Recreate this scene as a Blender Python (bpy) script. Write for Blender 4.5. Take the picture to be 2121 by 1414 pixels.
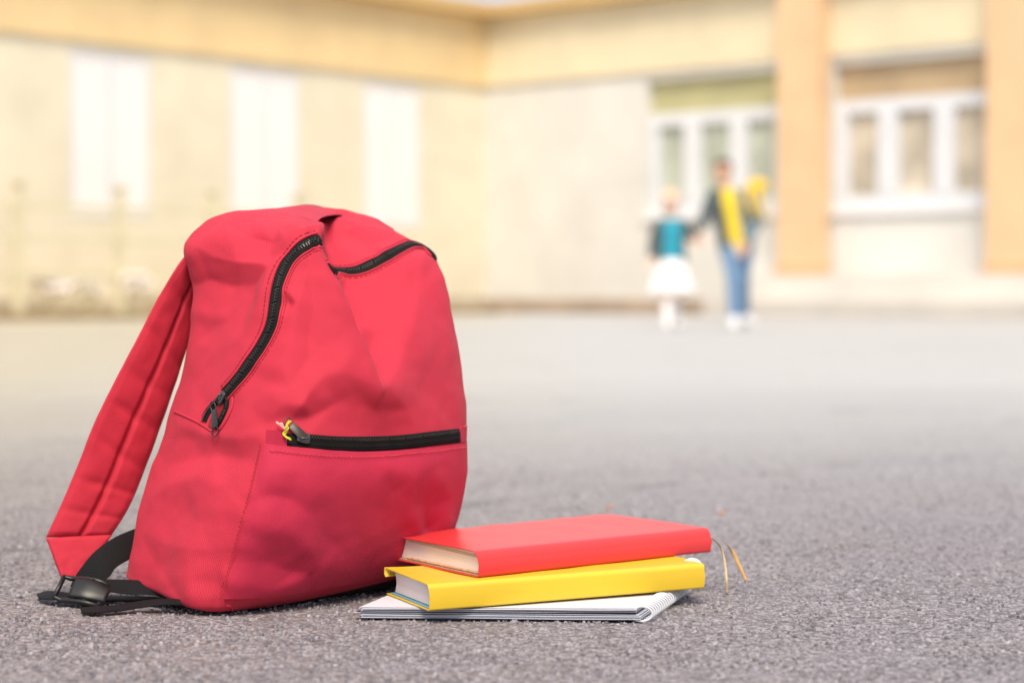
import bpy, bmesh, math, random
import numpy as np
from mathutils import Vector, Matrix
from mathutils.bvhtree import BVHTree

for _o in list(bpy.data.objects):
    bpy.data.objects.remove(_o)
SC = bpy.context.scene
COL = SC.collection
R = math.radians
random.seed(7)
RNG = np.random.default_rng(7)

# ------------------------------------------------------------------ camera
FPX, CX, CY, CAM_H = 4124.2, 1060.5, 707.0, 0.33      # 70 mm lens, photograph 2121 px wide
PITCH = math.atan(107.0 / FPX)
cam_data = bpy.data.cameras.new("camera")
cam_data.lens = 70.0
cam_data.sensor_width = 36.0
cam_data.clip_start = 0.05
cam_data.clip_end = 3000.0
cam_data.dof.use_dof = True
cam_data.dof.focus_distance = 2.03
cam_data.dof.aperture_fstop = 3.5
cam_data.dof.aperture_blades = 0
cam = bpy.data.objects.new("camera", cam_data)
cam.location = (0, 0, CAM_H)
cam.rotation_euler = (R(90) - PITCH, 0, 0)
COL.objects.link(cam)
SC.camera = cam

# ------------------------------------------------------------------ sky, sun, exposure
SUN_EL, SUN_AZ = R(55), R(180)      # azimuth from +Y towards +X: high, behind the camera
world = bpy.data.worlds.new("World")
SC.world = world
world.use_nodes = True
_n, _l = world.node_tree.nodes, world.node_tree.links
_bg = _n["Background"]
_sky = _n.new("ShaderNodeTexSky")
_sky.sky_type = 'NISHITA'
_sky.sun_disc = False
_sky.sun_elevation = SUN_EL
_sky.sun_rotation = SUN_AZ
_sky.air_density = 1.0
_sky.dust_density = 5.0
_sky.ozone_density = 1.0
_mx = _n.new("ShaderNodeMix")            # a thin even veil of white cloud over the blue
_mx.data_type = 'RGBA'
_mx.inputs[0].default_value = 0.62
_l.new(_sky.outputs[0], _mx.inputs[6])
_mx.inputs[7].default_value = (9.3, 9.8, 11.2, 1)
_l.new(_mx.outputs[2], _bg.inputs[0])
_bg.inputs[1].default_value = 0.085
sun_data = bpy.data.lights.new("sun", 'SUN')
sun_data.energy = 3.0
sun_data.angle = R(24)
sun_data.color = (1.0, 0.87, 0.68)
sun = bpy.data.objects.new("sun", sun_data)
_d = Vector((math.sin(SUN_AZ) * math.cos(SUN_EL), math.cos(SUN_AZ) * math.cos(SUN_EL), math.sin(SUN_EL)))
sun.rotation_euler = _d.to_track_quat('Z', 'Y').to_euler()
sun.location = _d * 50
COL.objects.link(sun)
SC.view_settings.view_transform = 'Standard'
SC.view_settings.look = 'None'
SC.view_settings.exposure = 0.42
SC.view_settings.gamma = 1.0
SC.view_settings.use_curve_mapping = False
SC.cycles.use_denoising = True
SC.cycles.max_bounces = 8
SC.cycles.sample_clamp_indirect = 8.0

# ------------------------------------------------------------------ helpers
def at(px, py, Y):
    """The point at depth Y that the photograph shows at pixel (px, py)."""
    xc, yc = (px - CX) / FPX, (CY - py) / FPX
    d = Vector((xc, math.cos(PITCH) + yc * math.sin(PITCH), -math.sin(PITCH) + yc * math.cos(PITCH)))
    return Vector((0, 0, CAM_H)) + d * (Y / d.y)

def on_ground(px, py):
    xc, yc = (px - CX) / FPX, (CY - py) / FPX
    d = Vector((xc, math.cos(PITCH) + yc * math.sin(PITCH), -math.sin(PITCH) + yc * math.cos(PITCH)))
    return Vector((0, 0, CAM_H)) + d * (-CAM_H / d.z)

def link(name, me, mat=None, parent=None, smooth=True):
    o = bpy.data.objects.new(name, me)
    COL.objects.link(o)
    if mat is not None and len(me.materials) == 0:
        me.materials.append(mat)
    if parent is not None:
        o.parent = parent
        if parent.type == 'EMPTY': o.matrix_parent_inverse = Matrix.Translation(-Vector(parent.location))
    if smooth:
        me.polygons.foreach_set("use_smooth", [True] * len(me.polygons))
    return o

def tag(o, label, cat, group=None, kind=None):
    o['label'] = label
    o['category'] = cat
    if group: o['group'] = group
    if kind: o['kind'] = kind
    return o

def thing(name, label, cat, loc=(0, 0, 0), group=None):
    e = bpy.data.objects.new(name, None)
    e.empty_display_size = 0.05
    e.location = loc
    COL.objects.link(e)
    return tag(e, label, cat, group)

class MB:
    """Collects shapes; build() links them as one mesh object (world coordinates)."""
    def __init__(s): s.v, s.f, s.uv = [], [], {}
    def add(s, vs, fs, uvs=None):
        b = len(s.v)
        s.v += [tuple(v) for v in vs]
        for f in fs: s.f.append(tuple(b + i for i in f))
        if uvs is not None:
            for i, u in enumerate(uvs): s.uv[b + i] = u
    def box(s, c, size, rot=None):
        hx, hy, hz = size[0] / 2, size[1] / 2, size[2] / 2
        m = rot if rot is not None else Matrix.Identity(3)
        vs = [Vector(c) + m @ Vector((x * hx, y * hy, z * hz)) for x in (-1, 1) for y in (-1, 1) for z in (-1, 1)]
        s.add(vs, [(0, 1, 3, 2), (4, 6, 7, 5), (0, 4, 5, 1), (2, 3, 7, 6), (0, 2, 6, 4), (1, 5, 7, 3)])
    def grid(s, P, closed_u=False, uv=None, flip=False):
        """P[i][j]: rows i, columns j."""
        n, m = len(P), len(P[0])
        vs = [p for row in P for p in row]
        fs = []
        for i in range(n - 1):
            for j in range(m if closed_u else m - 1):
                k = (j + 1) % m
                q = (i * m + j, i * m + k, (i + 1) * m + k, (i + 1) * m + j)
                fs.append(q[::-1] if flip else q)
        s.add(vs, fs, None if uv is None else [u for row in uv for u in row])
    def tube(s, pts, rad, seg=8, caps=True, flat=1.0, up=None):
        pts = [Vector(p) for p in pts]
        n = len(pts)
        if not hasattr(rad, '__len__'): rad = [rad] * n
        rows, side = [], None
        for i in range(n):
            t = (pts[min(i + 1, n - 1)] - pts[max(i - 1, 0)]).normalized()
            if side is None:
                ref = Vector(up) if up is not None else (Vector((0, 0, 1)) if abs(t.z) < .9 else Vector((1, 0, 0)))
                side = t.cross(ref).normalized()
            side = (side - t * side.dot(t)).normalized()
            b = t.cross(side)
            rows.append([pts[i] + side * math.cos(2 * math.pi * k / seg) * rad[i] + b * math.sin(2 * math.pi * k / seg) * rad[i] * flat for k in range(seg)])
        b0 = len(s.v)
        s.grid(rows, closed_u=True)
        if caps:
            s.f.append(tuple(b0 + k for k in range(seg))[::-1])
            s.f.append(tuple(b0 + (n - 1) * seg + k for k in range(seg)))
    def capsule(s, a, b, ra, rb, seg=12, rings=4):
        a, b = Vector(a), Vector(b)
        t = (b - a)
        L = t.length
        t = t / L if L > 1e-9 else Vector((0, 0, 1))
        pts, rad = [], []
        for i in range(rings + 1):
            th = math.pi / 2 * i / rings
            pts.append(a - t * ra * math.cos(th)); rad.append(max(ra * math.sin(th), 1e-4))
        for i in range(rings + 1):
            th = math.pi / 2 * i / rings
            pts.append(b + t * rb * math.sin(th)); rad.append(max(rb * math.cos(th), 1e-4))
        if L < 1e-6: pts[rings + 1] = pts[rings + 1] + t * 1e-5
        s.tube(pts, rad, seg)
    def ellipsoid(s, c, r, seg=16, rings=10, rot=None):
        m = rot if rot is not None else Matrix.Identity(3)
        rows = []
        for i in range(rings + 1):
            th = math.pi * i / rings
            sr = max(math.sin(th), 1e-3)
            rows.append([Vector(c) + m @ Vector((r[0] * sr * math.cos(2 * math.pi * k / seg), r[1] * sr * math.sin(2 * math.pi * k / seg), -r[2] * math.cos(th))) for k in range(seg)])
        b0 = len(s.v)
        s.grid(rows, closed_u=True)
        s.f.append(tuple(b0 + k for k in range(seg))[::-1])
        s.f.append(tuple(b0 + rings * seg + k for k in range(seg)))
    def mesh(s, name):
        me = bpy.data.meshes.new(name)
        me.from_pydata(s.v, [], s.f)
        if s.uv:
            uvl = me.uv_layers.new(name="UVMap")
            li = np.empty(len(me.loops), dtype=np.int32)
            me.loops.foreach_get("vertex_index", li)
            arr = np.zeros((len(s.v), 2), dtype=np.float32)
            for i, u in s.uv.items(): arr[i] = u
            uvl.data.foreach_set("uv", arr[li].ravel())
        me.update()
        return me
    def build(s, name, mat=None, parent=None, smooth=True, bevel=0.0, bevel_seg=2, sharp=None):
        me = s.mesh(name)
        if bevel > 0:
            bm = bmesh.new(); bm.from_mesh(me)
            ed = [e for e in bm.edges if len(e.link_faces) == 2 and e.calc_face_angle(0) > R(35)]
            bmesh.ops.bevel(bm, geom=ed, offset=bevel, segments=bevel_seg, profile=0.5, affect='EDGES')
            bm.to_mesh(me); bm.free()
        o = link(name, me, mat, parent, smooth)
        if sharp is not None and smooth:
            bm = bmesh.new(); bm.from_mesh(me)
            for e in bm.edges:
                if len(e.link_faces) == 2 and e.calc_face_angle(0) > R(sharp): e.smooth = False
            bm.to_mesh(me); bm.free()
        return o

def catmull(P, n, closed=False):
    """P: list of vectors / (k,3) array -> n samples per span."""
    P = np.asarray([tuple(p) for p in P], dtype=float)
    k = len(P)
    out = []
    spans = k if closed else k - 1
    for i in range(spans):
        if closed: a, b, c, d = P[(i - 1) % k], P[i], P[(i + 1) % k], P[(i + 2) % k]
        else:
            b, c = P[i], P[i + 1]
            a = P[i - 1] if i > 0 else 2 * b - c
            d = P[i + 2] if i + 2 < k else 2 * c - b
        for t in np.arange(n) / n:
            out.append(0.5 * (2 * b + (c - a) * t + (2 * a - 5 * b + 4 * c - d) * t * t + (3 * b - 3 * c + d - a) * t ** 3))
    if not closed: out.append(P[-1])
    return np.array(out)

def resample(P, step):
    P = np.asarray([tuple(p) for p in P], dtype=float)
    d = np.r_[0, np.cumsum(np.linalg.norm(np.diff(P, axis=0), axis=1))]
    n = max(2, int(round(d[-1] / step)) + 1)
    t = np.linspace(0, d[-1], n)
    return np.stack([np.interp(t, d, P[:, i]) for i in range(P.shape[1])], 1)

# ------------------------------------------------------------------ materials
class NT:
    def __init__(s, name):
        s.m = bpy.data.materials.new(name)
        s.m.use_nodes = True
        s.n, s.l = s.m.node_tree.nodes, s.m.node_tree.links
        s.p = s.n["Principled BSDF"]
        s._tc = None
    def tc(s, out='Object'):
        if s._tc is None: s._tc = s.n.new("ShaderNodeTexCoord")
        return s._tc.outputs[out]
    def new(s, t, **kw):
        x = s.n.new(t)
        for k, v in kw.items(): setattr(x, k, v)
        return x
    def put(s, sock, v):
        if isinstance(v, bpy.types.NodeSocket): s.l.new(v, sock)
        elif hasattr(v, '__len__') and len(v) == 3 and sock.type == 'RGBA': sock.default_value = (*v, 1)
        else: sock.default_value = v
    def noise(s, scale, detail=3, rough=.5, vec=None, out=0):
        x = s.new("ShaderNodeTexNoise")
        s.put(x.inputs['Vector'], vec if vec is not None else s.tc())
        x.inputs['Scale'].default_value = scale
        x.inputs['Detail'].default_value = detail
        x.inputs['Roughness'].default_value = rough
        return x.outputs[out]
    def voronoi(s, scale, feature='F1', out='Distance', vec=None, rnd=1.0):
        x = s.new("ShaderNodeTexVoronoi", feature=feature)
        s.put(x.inputs['Vector'], vec if vec is not None else s.tc())
        x.inputs['Scale'].default_value = scale
        x.inputs['Randomness'].default_value = rnd
        return x.outputs[out]
    def ramp(s, v, stops):
        x = s.new("ShaderNodeValToRGB")
        e = x.color_ramp.elements
        while len(e) < len(stops): e.new(.5)
        for i, (p, c) in enumerate(stops):
            e[i].position = p
            e[i].color = (*c, 1) if hasattr(c, '__len__') else (c, c, c, 1)
        s.put(x.inputs[0], v)
        return x.outputs[0]
    def math(s, op, a, b=0.0, clamp=False):
        x = s.new("ShaderNodeMath", operation=op, use_clamp=clamp)
        s.put(x.inputs[0], a); s.put(x.inputs[1], b)
        return x.outputs[0]
    def mix(s, f, a, b, blend='MIX'):
        x = s.new("ShaderNodeMix", data_type='RGBA', blend_type=blend)
        s.put(x.inputs[0], f); s.put(x.inputs[6], a); s.put(x.inputs[7], b)
        return x.outputs[2]
    def bump(s, h, strength=.3, dist=.001, normal=None):
        x = s.new("ShaderNodeBump")
        x.inputs['Strength'].default_value = strength
        x.inputs['Distance'].default_value = dist
        s.put(x.inputs['Height'], h)
        if normal is not None: s.l.new(normal, x.inputs['Normal'])
        return x.outputs[0]
    def done(s, color=None, rough=None, normal=None, **kw):
        if color is not None: s.put(s.p.inputs['Base Color'], color)
        if rough is not None: s.put(s.p.inputs['Roughness'], rough)
        if normal is not None: s.l.new(normal, s.p.inputs['Normal'])
        for k, v in kw.items(): s.put(s.p.inputs[k.replace('_', ' ')], v)
        return s.m

def simple(name, col, rough=.5, var=.12, vscale=8.0, bump=0.0, bscale=60.0, **kw):
    t = NT(name)
    n = t.noise(vscale, 4, .6)
    dark = tuple(c * (1 - var) for c in col); light = tuple(min(1, c * (1 + var)) for c in col)
    c = t.ramp(n, [(.3, dark), (.7, light)])
    nm = t.bump(t.noise(bscale, 4, .6), .5, bump) if bump else None
    return t.done(c, rough, nm, **kw)

def fabric(name, col, p=.0025, depth=.0007, sheen=.06, rough=.72, wob=.10, stain=True):
    """Plain-weave polyester: UV in metres."""
    t = NT(name)
    uv = t.tc('UV')
    sep = t.new("ShaderNodeSeparateXYZ"); t.l.new(uv, sep.inputs[0])
    k = 2 * math.pi / p
    a = t.math('SINE', t.math('MULTIPLY', sep.outputs[0], k))
    b = t.math('SINE', t.math('MULTIPLY', sep.outputs[1], k))
    w = t.math('MULTIPLY', a, b)
    h = t.math('ADD', t.math('MULTIPLY', w, .5), .5)
    thread = t.noise(900, 2, .5, vec=uv)
    h2 = t.math('ADD', h, t.math('MULTIPLY', thread, .5))
    n1 = t.noise(14, 4, .6)
    dark = tuple(c * (1 - wob) for c in col); light = tuple(min(1, c * (1 + wob * .6)) for c in col)
    c = t.ramp(n1, [(.3, dark), (.7, light)])
    c = t.mix(t.math('MULTIPLY', h, .60), c, tuple(c_ * .55 for c_ in col))
    if stain:
        st = t.ramp(t.noise(23, 6, .72), [(.62, 0.0), (.82, .25)])
        c = t.mix(st, c, tuple(c_ * .62 for c_ in col))
    nb = t.bump(t.noise(55, 4, .6), .35, .0016)
    nm = t.bump(h2, .55, depth, nb)
    t.done(c, rough, nm)
    t.p.inputs['Sheen Weight'].default_value = sheen
    t.p.inputs['Sheen Roughness'].default_value = .45
    t.p.inputs['Sheen Tint'].default_value = (1, .62, .6, 1)
    t.p.inputs['Specular IOR Level'].default_value = .3
    return t.m
# ------------------------------------------------------------------ ground
def asphalt():
    t = NT("asphalt")
    v = t.tc()
    cell = t.voronoi(210, 'F1', 'Distance', v)
    cellc = t.voronoi(210, 'F1', 'Color', v)
    big = t.voronoi(95, 'F1', 'Distance', v)
    fine = t.noise(420, 3, .6, v)
    grey = t.new("ShaderNodeSeparateColor"); t.l.new(cellc, grey.inputs[0])
    stone = t.ramp(grey.outputs[0], [(.0, (.125, .113, .130)), (.45, (.255, .236, .264)), (.8, (.36, .335, .372)), (1, (.46, .43, .475))])
    gap = t.ramp(cell, [(.35, 0.0), (.75, 1.0)])
    c = t.mix(t.math('MULTIPLY', gap, .70), stone, (.070, .064, .069))
    patch = t.ramp(t.noise(1.7, 5, .6, v), [(.35, .0), (.7, 1.0)])
    c = t.mix(t.math('MULTIPLY', patch, .30), c, (.32, .292, .30))
    dusty = t.ramp(t.noise(5.5, 5, .65, v), [(.5, .0), (.75, 1.0)])
    c = t.mix(t.math('MULTIPLY', dusty, .35), c, (.25, .215, .19))
    # grazing sky light on the distant yard, painted in as a paler colour
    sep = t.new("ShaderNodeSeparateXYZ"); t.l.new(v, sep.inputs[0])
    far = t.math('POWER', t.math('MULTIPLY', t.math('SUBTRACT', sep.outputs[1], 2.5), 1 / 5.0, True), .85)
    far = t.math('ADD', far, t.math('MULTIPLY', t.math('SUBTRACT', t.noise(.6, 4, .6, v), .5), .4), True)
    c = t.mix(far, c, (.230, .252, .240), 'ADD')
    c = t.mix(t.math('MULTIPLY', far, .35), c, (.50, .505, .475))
    # long dark crack lines across the yard
    wob = t.math('MULTIPLY', t.math('SUBTRACT', t.noise(2.2, 4, .6, v), .5), .55)
    line = t.math('ABSOLUTE', t.math('SUBTRACT', t.math('ADD', t.math('ADD', sep.outputs[1], wob), t.math('MULTIPLY', sep.outputs[0], -.9)), 3.15))
    cr = t.ramp(line, [(.0, 1.0), (.03, .6), (.07, 0.0)])
    breaks = t.ramp(t.noise(3.5, 3, .6, v), [(.47, 0.0), (.60, 1.0)])
    c = t.mix(t.math('MULTIPLY', t.math('MULTIPLY', cr, breaks), .5), c, (.075, .07, .074))
    spots = t.ramp(t.noise(2.6, 5, .68, v), [(.60, .0), (.74, 1.0)])
    c = t.mix(t.math('MULTIPLY', spots, .6), c, (.085, .078, .08))
    left = t.math('MULTIPLY', t.math('ADD', t.math('MULTIPLY', sep.outputs[0], -1.0), t.math('MULTIPLY', t.noise(1.1, 4, .6, v), .9)), .40, True)
    c = t.mix(left, c, (1.0, .90, .70), 'MULTIPLY')      # warmer, yellower tint towards the left of the yard
    h = t.math('SUBTRACT', 1.0, cell)
    h = t.math('ADD', h, t.math('MULTIPLY', t.math('SUBTRACT', 1.0, big), .8))
    h = t.math('ADD', h, t.math('MULTIPLY', fine, .4))
    nm0 = t.bump(t.noise(18, 5, .6, v), .35, .012)
    nm = t.bump(h, .85, .0028, nm0)
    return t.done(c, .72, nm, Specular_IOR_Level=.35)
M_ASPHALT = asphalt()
xs = np.r_[-400, -120, -50, -25, -12, -6, -3, np.arange(-1.6, 1.61, .025), 3, 6, 12, 25, 50, 120, 400]
ys = np.r_[-400, -120, -40, -10, -3, 0, np.arange(.8, 4.2, .025), 4.5, 5, 6, 7.5, 9, 11, 14, 18, 24, 34, 60, 120, 400]
from mathutils import noise as mnoise
mb = MB()
def gz(x, y):
    e = max(0, min(1, (1.6 - abs(x)) / .4)) * max(0, min(1, (4.2 - y) / .6))
    return (mnoise.noise(Vector((x * 9, y * 9, 3.3))) - .9) * .0012 * e
mb.grid([[Vector((x, y, gz(x, y))) for x in xs] for y in ys])
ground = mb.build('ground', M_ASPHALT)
ground['kind'] = 'structure'
ground['label'] = 'rough grey worn asphalt of the school yard'

# aggregate chips standing proud of the binder
def chips():
    n = 36000
    Y = 1.02 + (RNG.random(n * 2) ** 1.35) * 4.2
    Y = Y[RNG.random(n * 2) < np.clip((4.9 - Y) / 2.6, 0, 1)][:n]; n = len(Y)
    X = (RNG.random(n) * 2 - 1) * (Y * .285)
    s = RNG.uniform(.0009, .0024, n) * (1 + (RNG.random(n) > .97) * .7)
    an = np.arange(5) * 2 * math.pi / 5
    ring = np.stack([np.cos(an), np.sin(an), 0 * an], 1)
    base = np.concatenate([ring, ring * .72 + np.array([0, 0, .34])], 0)
    fs = [[k, (k + 1) % 5, 5 + (k + 1) % 5, 5 + k] for k in range(5)] + [[5, 6, 7], [5, 7, 8], [5, 8, 9]]
    a = RNG.random(n) * 6.283
    ca, sa = np.cos(a), np.sin(a)
    B = base[None] * RNG.uniform(.7, 1.3, (n, 10, 1)) * s[:, None, None]
    x = B[..., 0] * ca[:, None] - B[..., 1] * sa[:, None] + X[:, None]
    y = B[..., 0] * sa[:, None] + B[..., 1] * ca[:, None] + Y[:, None]
    z = B[..., 2] * RNG.uniform(.3, 1.5, (n, 1)) - .0012 * (base[None, :, 2] < .01)
    V = np.stack([x, y, z], -1).reshape(-1, 3)
    F = [[i + k * 10 for i in f] for k in range(n) for f in fs]
    me = bpy.data.meshes.new('aggregate')
    me.from_pydata(V.tolist(), [], F)
    t = NT("chip_stone")
    g = t.new("ShaderNodeNewGeometry")
    c = t.ramp(g.outputs['Random Per Island'], [(.0, (.12, .110, .125)), (.5, (.25, .232, .262)), (.93, (.34, .318, .355)), (.99, (.44, .41, .43)), (1, (.30, .26, .25))])
    m = t.done(c, .65)
    o = link('aggregate_chips', me, m, None, False)
    o['kind'] = 'stuff'
    o['label'] = 'small grey stone chips in the asphalt surface'
    o['category'] = 'stone chips'
chips()
for px, py, r_, lab in [(1262, 1052, .0055, 'small orange chip on the asphalt just behind the red book'), (1495, 1064, .006, 'small orange chip on the asphalt behind the ribbons of the red book')]:
    p = on_ground(px, py)
    mb = MB(); mb.ellipsoid(p + Vector((0, 0, .0015)), (r_, r_ * 1.5, .003), 7, 5)
    tag(mb.build('stone_chip', simple("orange_chip", (.45, .24, .16), .8), None, False), lab, 'stone chip')

# ------------------------------------------------------------------ the school building
CORNER = Vector((-.40, 30.2, 0))
DL, DR = Vector((-.655, -.755, 0)).normalized(), Vector((.755, -.655, 0)).normalized()
def WL(t, z, off=0.0): return CORNER + DL * t + DR * off + Vector((0, 0, z))
def WR(t, z, off=0.0): return CORNER + DR * t + DL * off + Vector((0, 0, z))
def slab(mb, fn, t0, t1, z0, z1, o0, o1):
    P = [fn(t, z, o) for t in (t0, t1) for z in (z0, z1) for o in (o0, o1)]
    mb.add(P, [(0, 1, 3, 2), (4, 6, 7, 5), (0, 4, 5, 1), (2, 3, 7, 6), (0, 2, 6, 4), (1, 5, 7, 3)])
def fixed(mb, *a, **k):
    o = mb.build(*a, **k)
    bm = bmesh.new(); bm.from_mesh(o.data); bmesh.ops.recalc_face_normals(bm, faces=bm.faces); bm.to_mesh(o.data); bm.free()
    return o
def wall_open(mb, fn, t0, t1, z0, z1, holes, o0, o1):
    cur = t0
    for a, b, c, d in sorted(holes):
        slab(mb, fn, cur, a, z0, z1, o0, o1)
        slab(mb, fn, a, b, z0, c, o0, o1)
        slab(mb, fn, a, b, d, z1, o0, o1)
        cur = b
    slab(mb, fn, cur, t1, z0, z1, o0, o1)

def stucco(name, col, brick=False):
    t = NT(name)
    v = t.tc()
    n = t.noise(1.3, 5, .65, v)
    c = t.ramp(n, [(.3, tuple(x * .90 for x in col)), (.7, tuple(min(.95, x * 1.06) for x in col))])
    st = t.ramp(t.noise(.45, 5, .7, v), [(.55, 0.0), (.8, .2)])
    c = t.mix(st, c, tuple(x * .78 for x in col))
    nm = t.bump(t.noise(90, 4, .6, v), .4, .006)
    return t.done(c, .85, nm)
M_CREAM = stucco("cream_paint", (.77, .72, .575))
M_WHITEWALL = stucco("white_paint", (.70, .70, .675))
M_OCHRE = stucco("hazed_ochre_paint", (.79, .605, .33))  # ochre deepened: warm haze over the left wing put into the colour
M_PEACH = stucco("peach_paint", (.76, .53, .32))
M_CORN = stucco("cornice_paint", (.62, .43, .19))
M_PLINTH = stucco("plinth_render", (.66, .64, .60))
M_FRAME = simple("white_upvc", (.70, .73, .78), .35, .04, 3)
M_SKY_PANE = simple("sky_reflection_glass", (.88, .85, .86), .3, .03, 1.2)  # blown-out sky reflection painted into the panes as plain white
M_GLASS1 = simple("green_grey_glass", (.46, .50, .42), .08, .25, 1.6)
M_GLASS2 = simple("brown_grey_glass", (.50, .45, .37), .08, .45, 1.6)
M_TRANS1 = simple("olive_panel", (.48, .46, .25), .6, .1, 2)
M_TRANS2 = simple("brown_panel", (.48, .36, .22), .6, .1, 2)
M_SILL = simple("white_sill", (.78, .78, .80), .4, .05, 3)

school = thing('school_building', 'pale yellow school wings meeting in a corner, ochre frieze above, two peach pillars', 'building', tuple(CORNER))
LWIN = [(1.44, 2.585, 1.27, 3.27), (3.84, 5.06, 1.27, 3.27), (6.415, 7.63, 1.27, 3.27), (9.0, 10.2, 1.27, 3.27), (11.6, 12.8, 1.27, 3.27)]
RWIN = [(3.06, 5.30, 1.36, 3.27), (6.13, 8.46, 1.36, 3.27), (9.5, 11.66, 1.36, 3.27)]
mb = MB(); wall_open(mb, WL, 0, 16, .0, 3.39, LWIN, -.32, 0)
w = fixed(mb, 'wall', M_CREAM, school, smooth=False); w['label'] = 'cream wall of the left wing'
mb = MB(); wall_open(mb, WR, 0, 15, .0, 3.39, RWIN, -.32, 0)
w = fixed(mb, 'wall', M_WHITEWALL, school, smooth=False); w['label'] = 'whitish wall of the right wing'
mb = MB(); slab(mb, WL, -.05, 16, 3.39, 4.42, -.32, .055)
w = fixed(mb, 'frieze', M_OCHRE, school, smooth=False); w['label'] = 'ochre frieze of the left wing'
mb = MB(); slab(mb, WR, .055, 15, 3.39, 4.42, -.32, .05)
w = fixed(mb, 'frieze', stucco("sunlit_ochre_paint", (.77, .68, .48)), school, smooth=False); w['label'] = 'pale yellow frieze of the right wing'  # left frieze's ochre again, its paler sunlight put into the colour
mb = MB(); slab(mb, WL, -.4, 16, 4.423, 4.60, -.6, .30)
w = fixed(mb, 'cornice', M_CORN, school, smooth=False)
mb = MB(); slab(mb, WR, .303, 15, 4.423, 4.58, -.6, .28)
w = fixed(mb, 'cornice', M_CORN, school, smooth=False)
mb = MB(); slab(mb, WL, -9, 16, 4.30, 4.40, -9, -.325)
w = fixed(mb, 'roof', M_PLINTH, school, smooth=False)
mb = MB(); slab(mb, WR, 0, 15, 4.30, 4.40, -9, -.325)
w = fixed(mb, 'roof', M_PLINTH, school, smooth=False)
for fn, a, b in ((WL, -9, 16), (WR, 0, 15)):
    mb = MB(); slab(mb, fn, a, b, 0, 4.29, -9, -8.7); slab(mb, fn, b - .3, b, 0, 4.29, -8.69, -.33)
    fixed(mb, 'rear_wall', M_CREAM, school, smooth=False)
mb = MB(); slab(mb, WR, 4.75, 15, 0, .52, .003, .42); slab(mb, WR, 4.6, 15, 0, .20, .423, .80)
w = fixed(mb, 'plinth', M_PLINTH, school, smooth=False)
mb = MB(); slab(mb, WL, .0, 16, 0, .22, .003, .05)
w = fixed(mb, 'plinth', simple("stained_plinth", (.50, .43, .33), .9, .25, 2.0), school, smooth=False)
mb = MB(); slab(mb, WR, .055, 4.745, 0, .20, .003, .05)
w = fixed(mb, 'plinth', simple("stained_plinth_brown", (.40, .32, .25), .9, .25, 2.0), school, smooth=False)
for a in (5.48, 8.50, 11.70):
    mb = MB(); slab(mb, WR, a, a + .61, .60, 4.42, .054, .36)
    p = fixed(mb, 'pillar', M_PEACH, school, smooth=False)
    mb = MB(); slab(mb, WR, a - .02, a + .63, .524, .64, .056, .385)
    fixed(mb, 'pillar_foot', stucco("orange_paint", (.72, .44, .24)), p, smooth=False)
def window_l(h):
    a, b, c, d = h
    mb = MB()
    for q in ((a, b, c, c + .07), (a, b, d - .07, d), (a, a + .07, c + .0705, d - .0705), (b - .07, b, c + .0705, d - .0705), ((a + b) / 2 - .04, (a + b) / 2 + .04, c + .0705, d - .0705)):
        slab(mb, WL, q[0], q[1], q[2], q[3], -.10, -.012)
    f = fixed(mb, 'window', M_FRAME, school, smooth=False)
    for q in ((a + .072, (a + b) / 2 - .042), ((a + b) / 2 + .042, b - .072)):
        mb = MB(); slab(mb, WL, q[0], q[1], c + .072, d - .072, -.035, -.022)
        fixed(mb, 'pane', M_SKY_PANE, f, smooth=False)
    mb = MB(); slab(mb, WL, a - .05, b + .05, c - .04, c - .002, -.069, .012)
    fixed(mb, 'sill', M_SILL, f, smooth=False)
for h in LWIN: window_l(h)
def window_r(h, mg, mt):
    a, b, c, d = h
    mb = MB()
    zt = 2.80
    W = b - a
    s = W / 2.16
    bars = [(0, .15 * s), (.56 * s, .84 * s), (1.31 * s, 1.59 * s), (2.03 * s, 2.16 * s)]
    slab(mb, WR, a, b, zt - .17, zt, -.20, -.06)
    slab(mb, WR, a, b, c, c + .20, -.20, -.06)
    for u0, u1 in bars:
        slab(mb, WR, a + u0, a + u1, c + .2005, zt - .1705, -.20, -.065)
        slab(mb, WR, a + u0 + .03, a + u1 - .03, c + .2005, zt - .1705, -.062, -.045)
    f = fixed(mb, 'window', M_FRAME, school, smooth=False)
    for i in range(3):
        u0, u1 = bars[i][1], bars[i + 1][0]
        mb = MB(); slab(mb, WR, a + u0 + .002, a + u1 - .002, c + .202, zt - .172, -.16, -.14)
        fixed(mb, 'pane', mg, f, smooth=False)
    mb = MB(); slab(mb, WR, a, b, zt + .003, d, -.14, -.11)
    fixed(mb, 'transom_panel', mt, f, smooth=False)
    mb = MB(); slab(mb, WR, a - .06, b + .06, c - .06, c - .003, -.19, .06)
    fixed(mb, 'sill', M_SILL, f, smooth=False)
window_r(RWIN[0], M_GLASS1, M_TRANS1)
window_r(RWIN[1], M_GLASS2, M_TRANS2)
window_r(RWIN[2], M_GLASS2, M_TRANS2)

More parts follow.
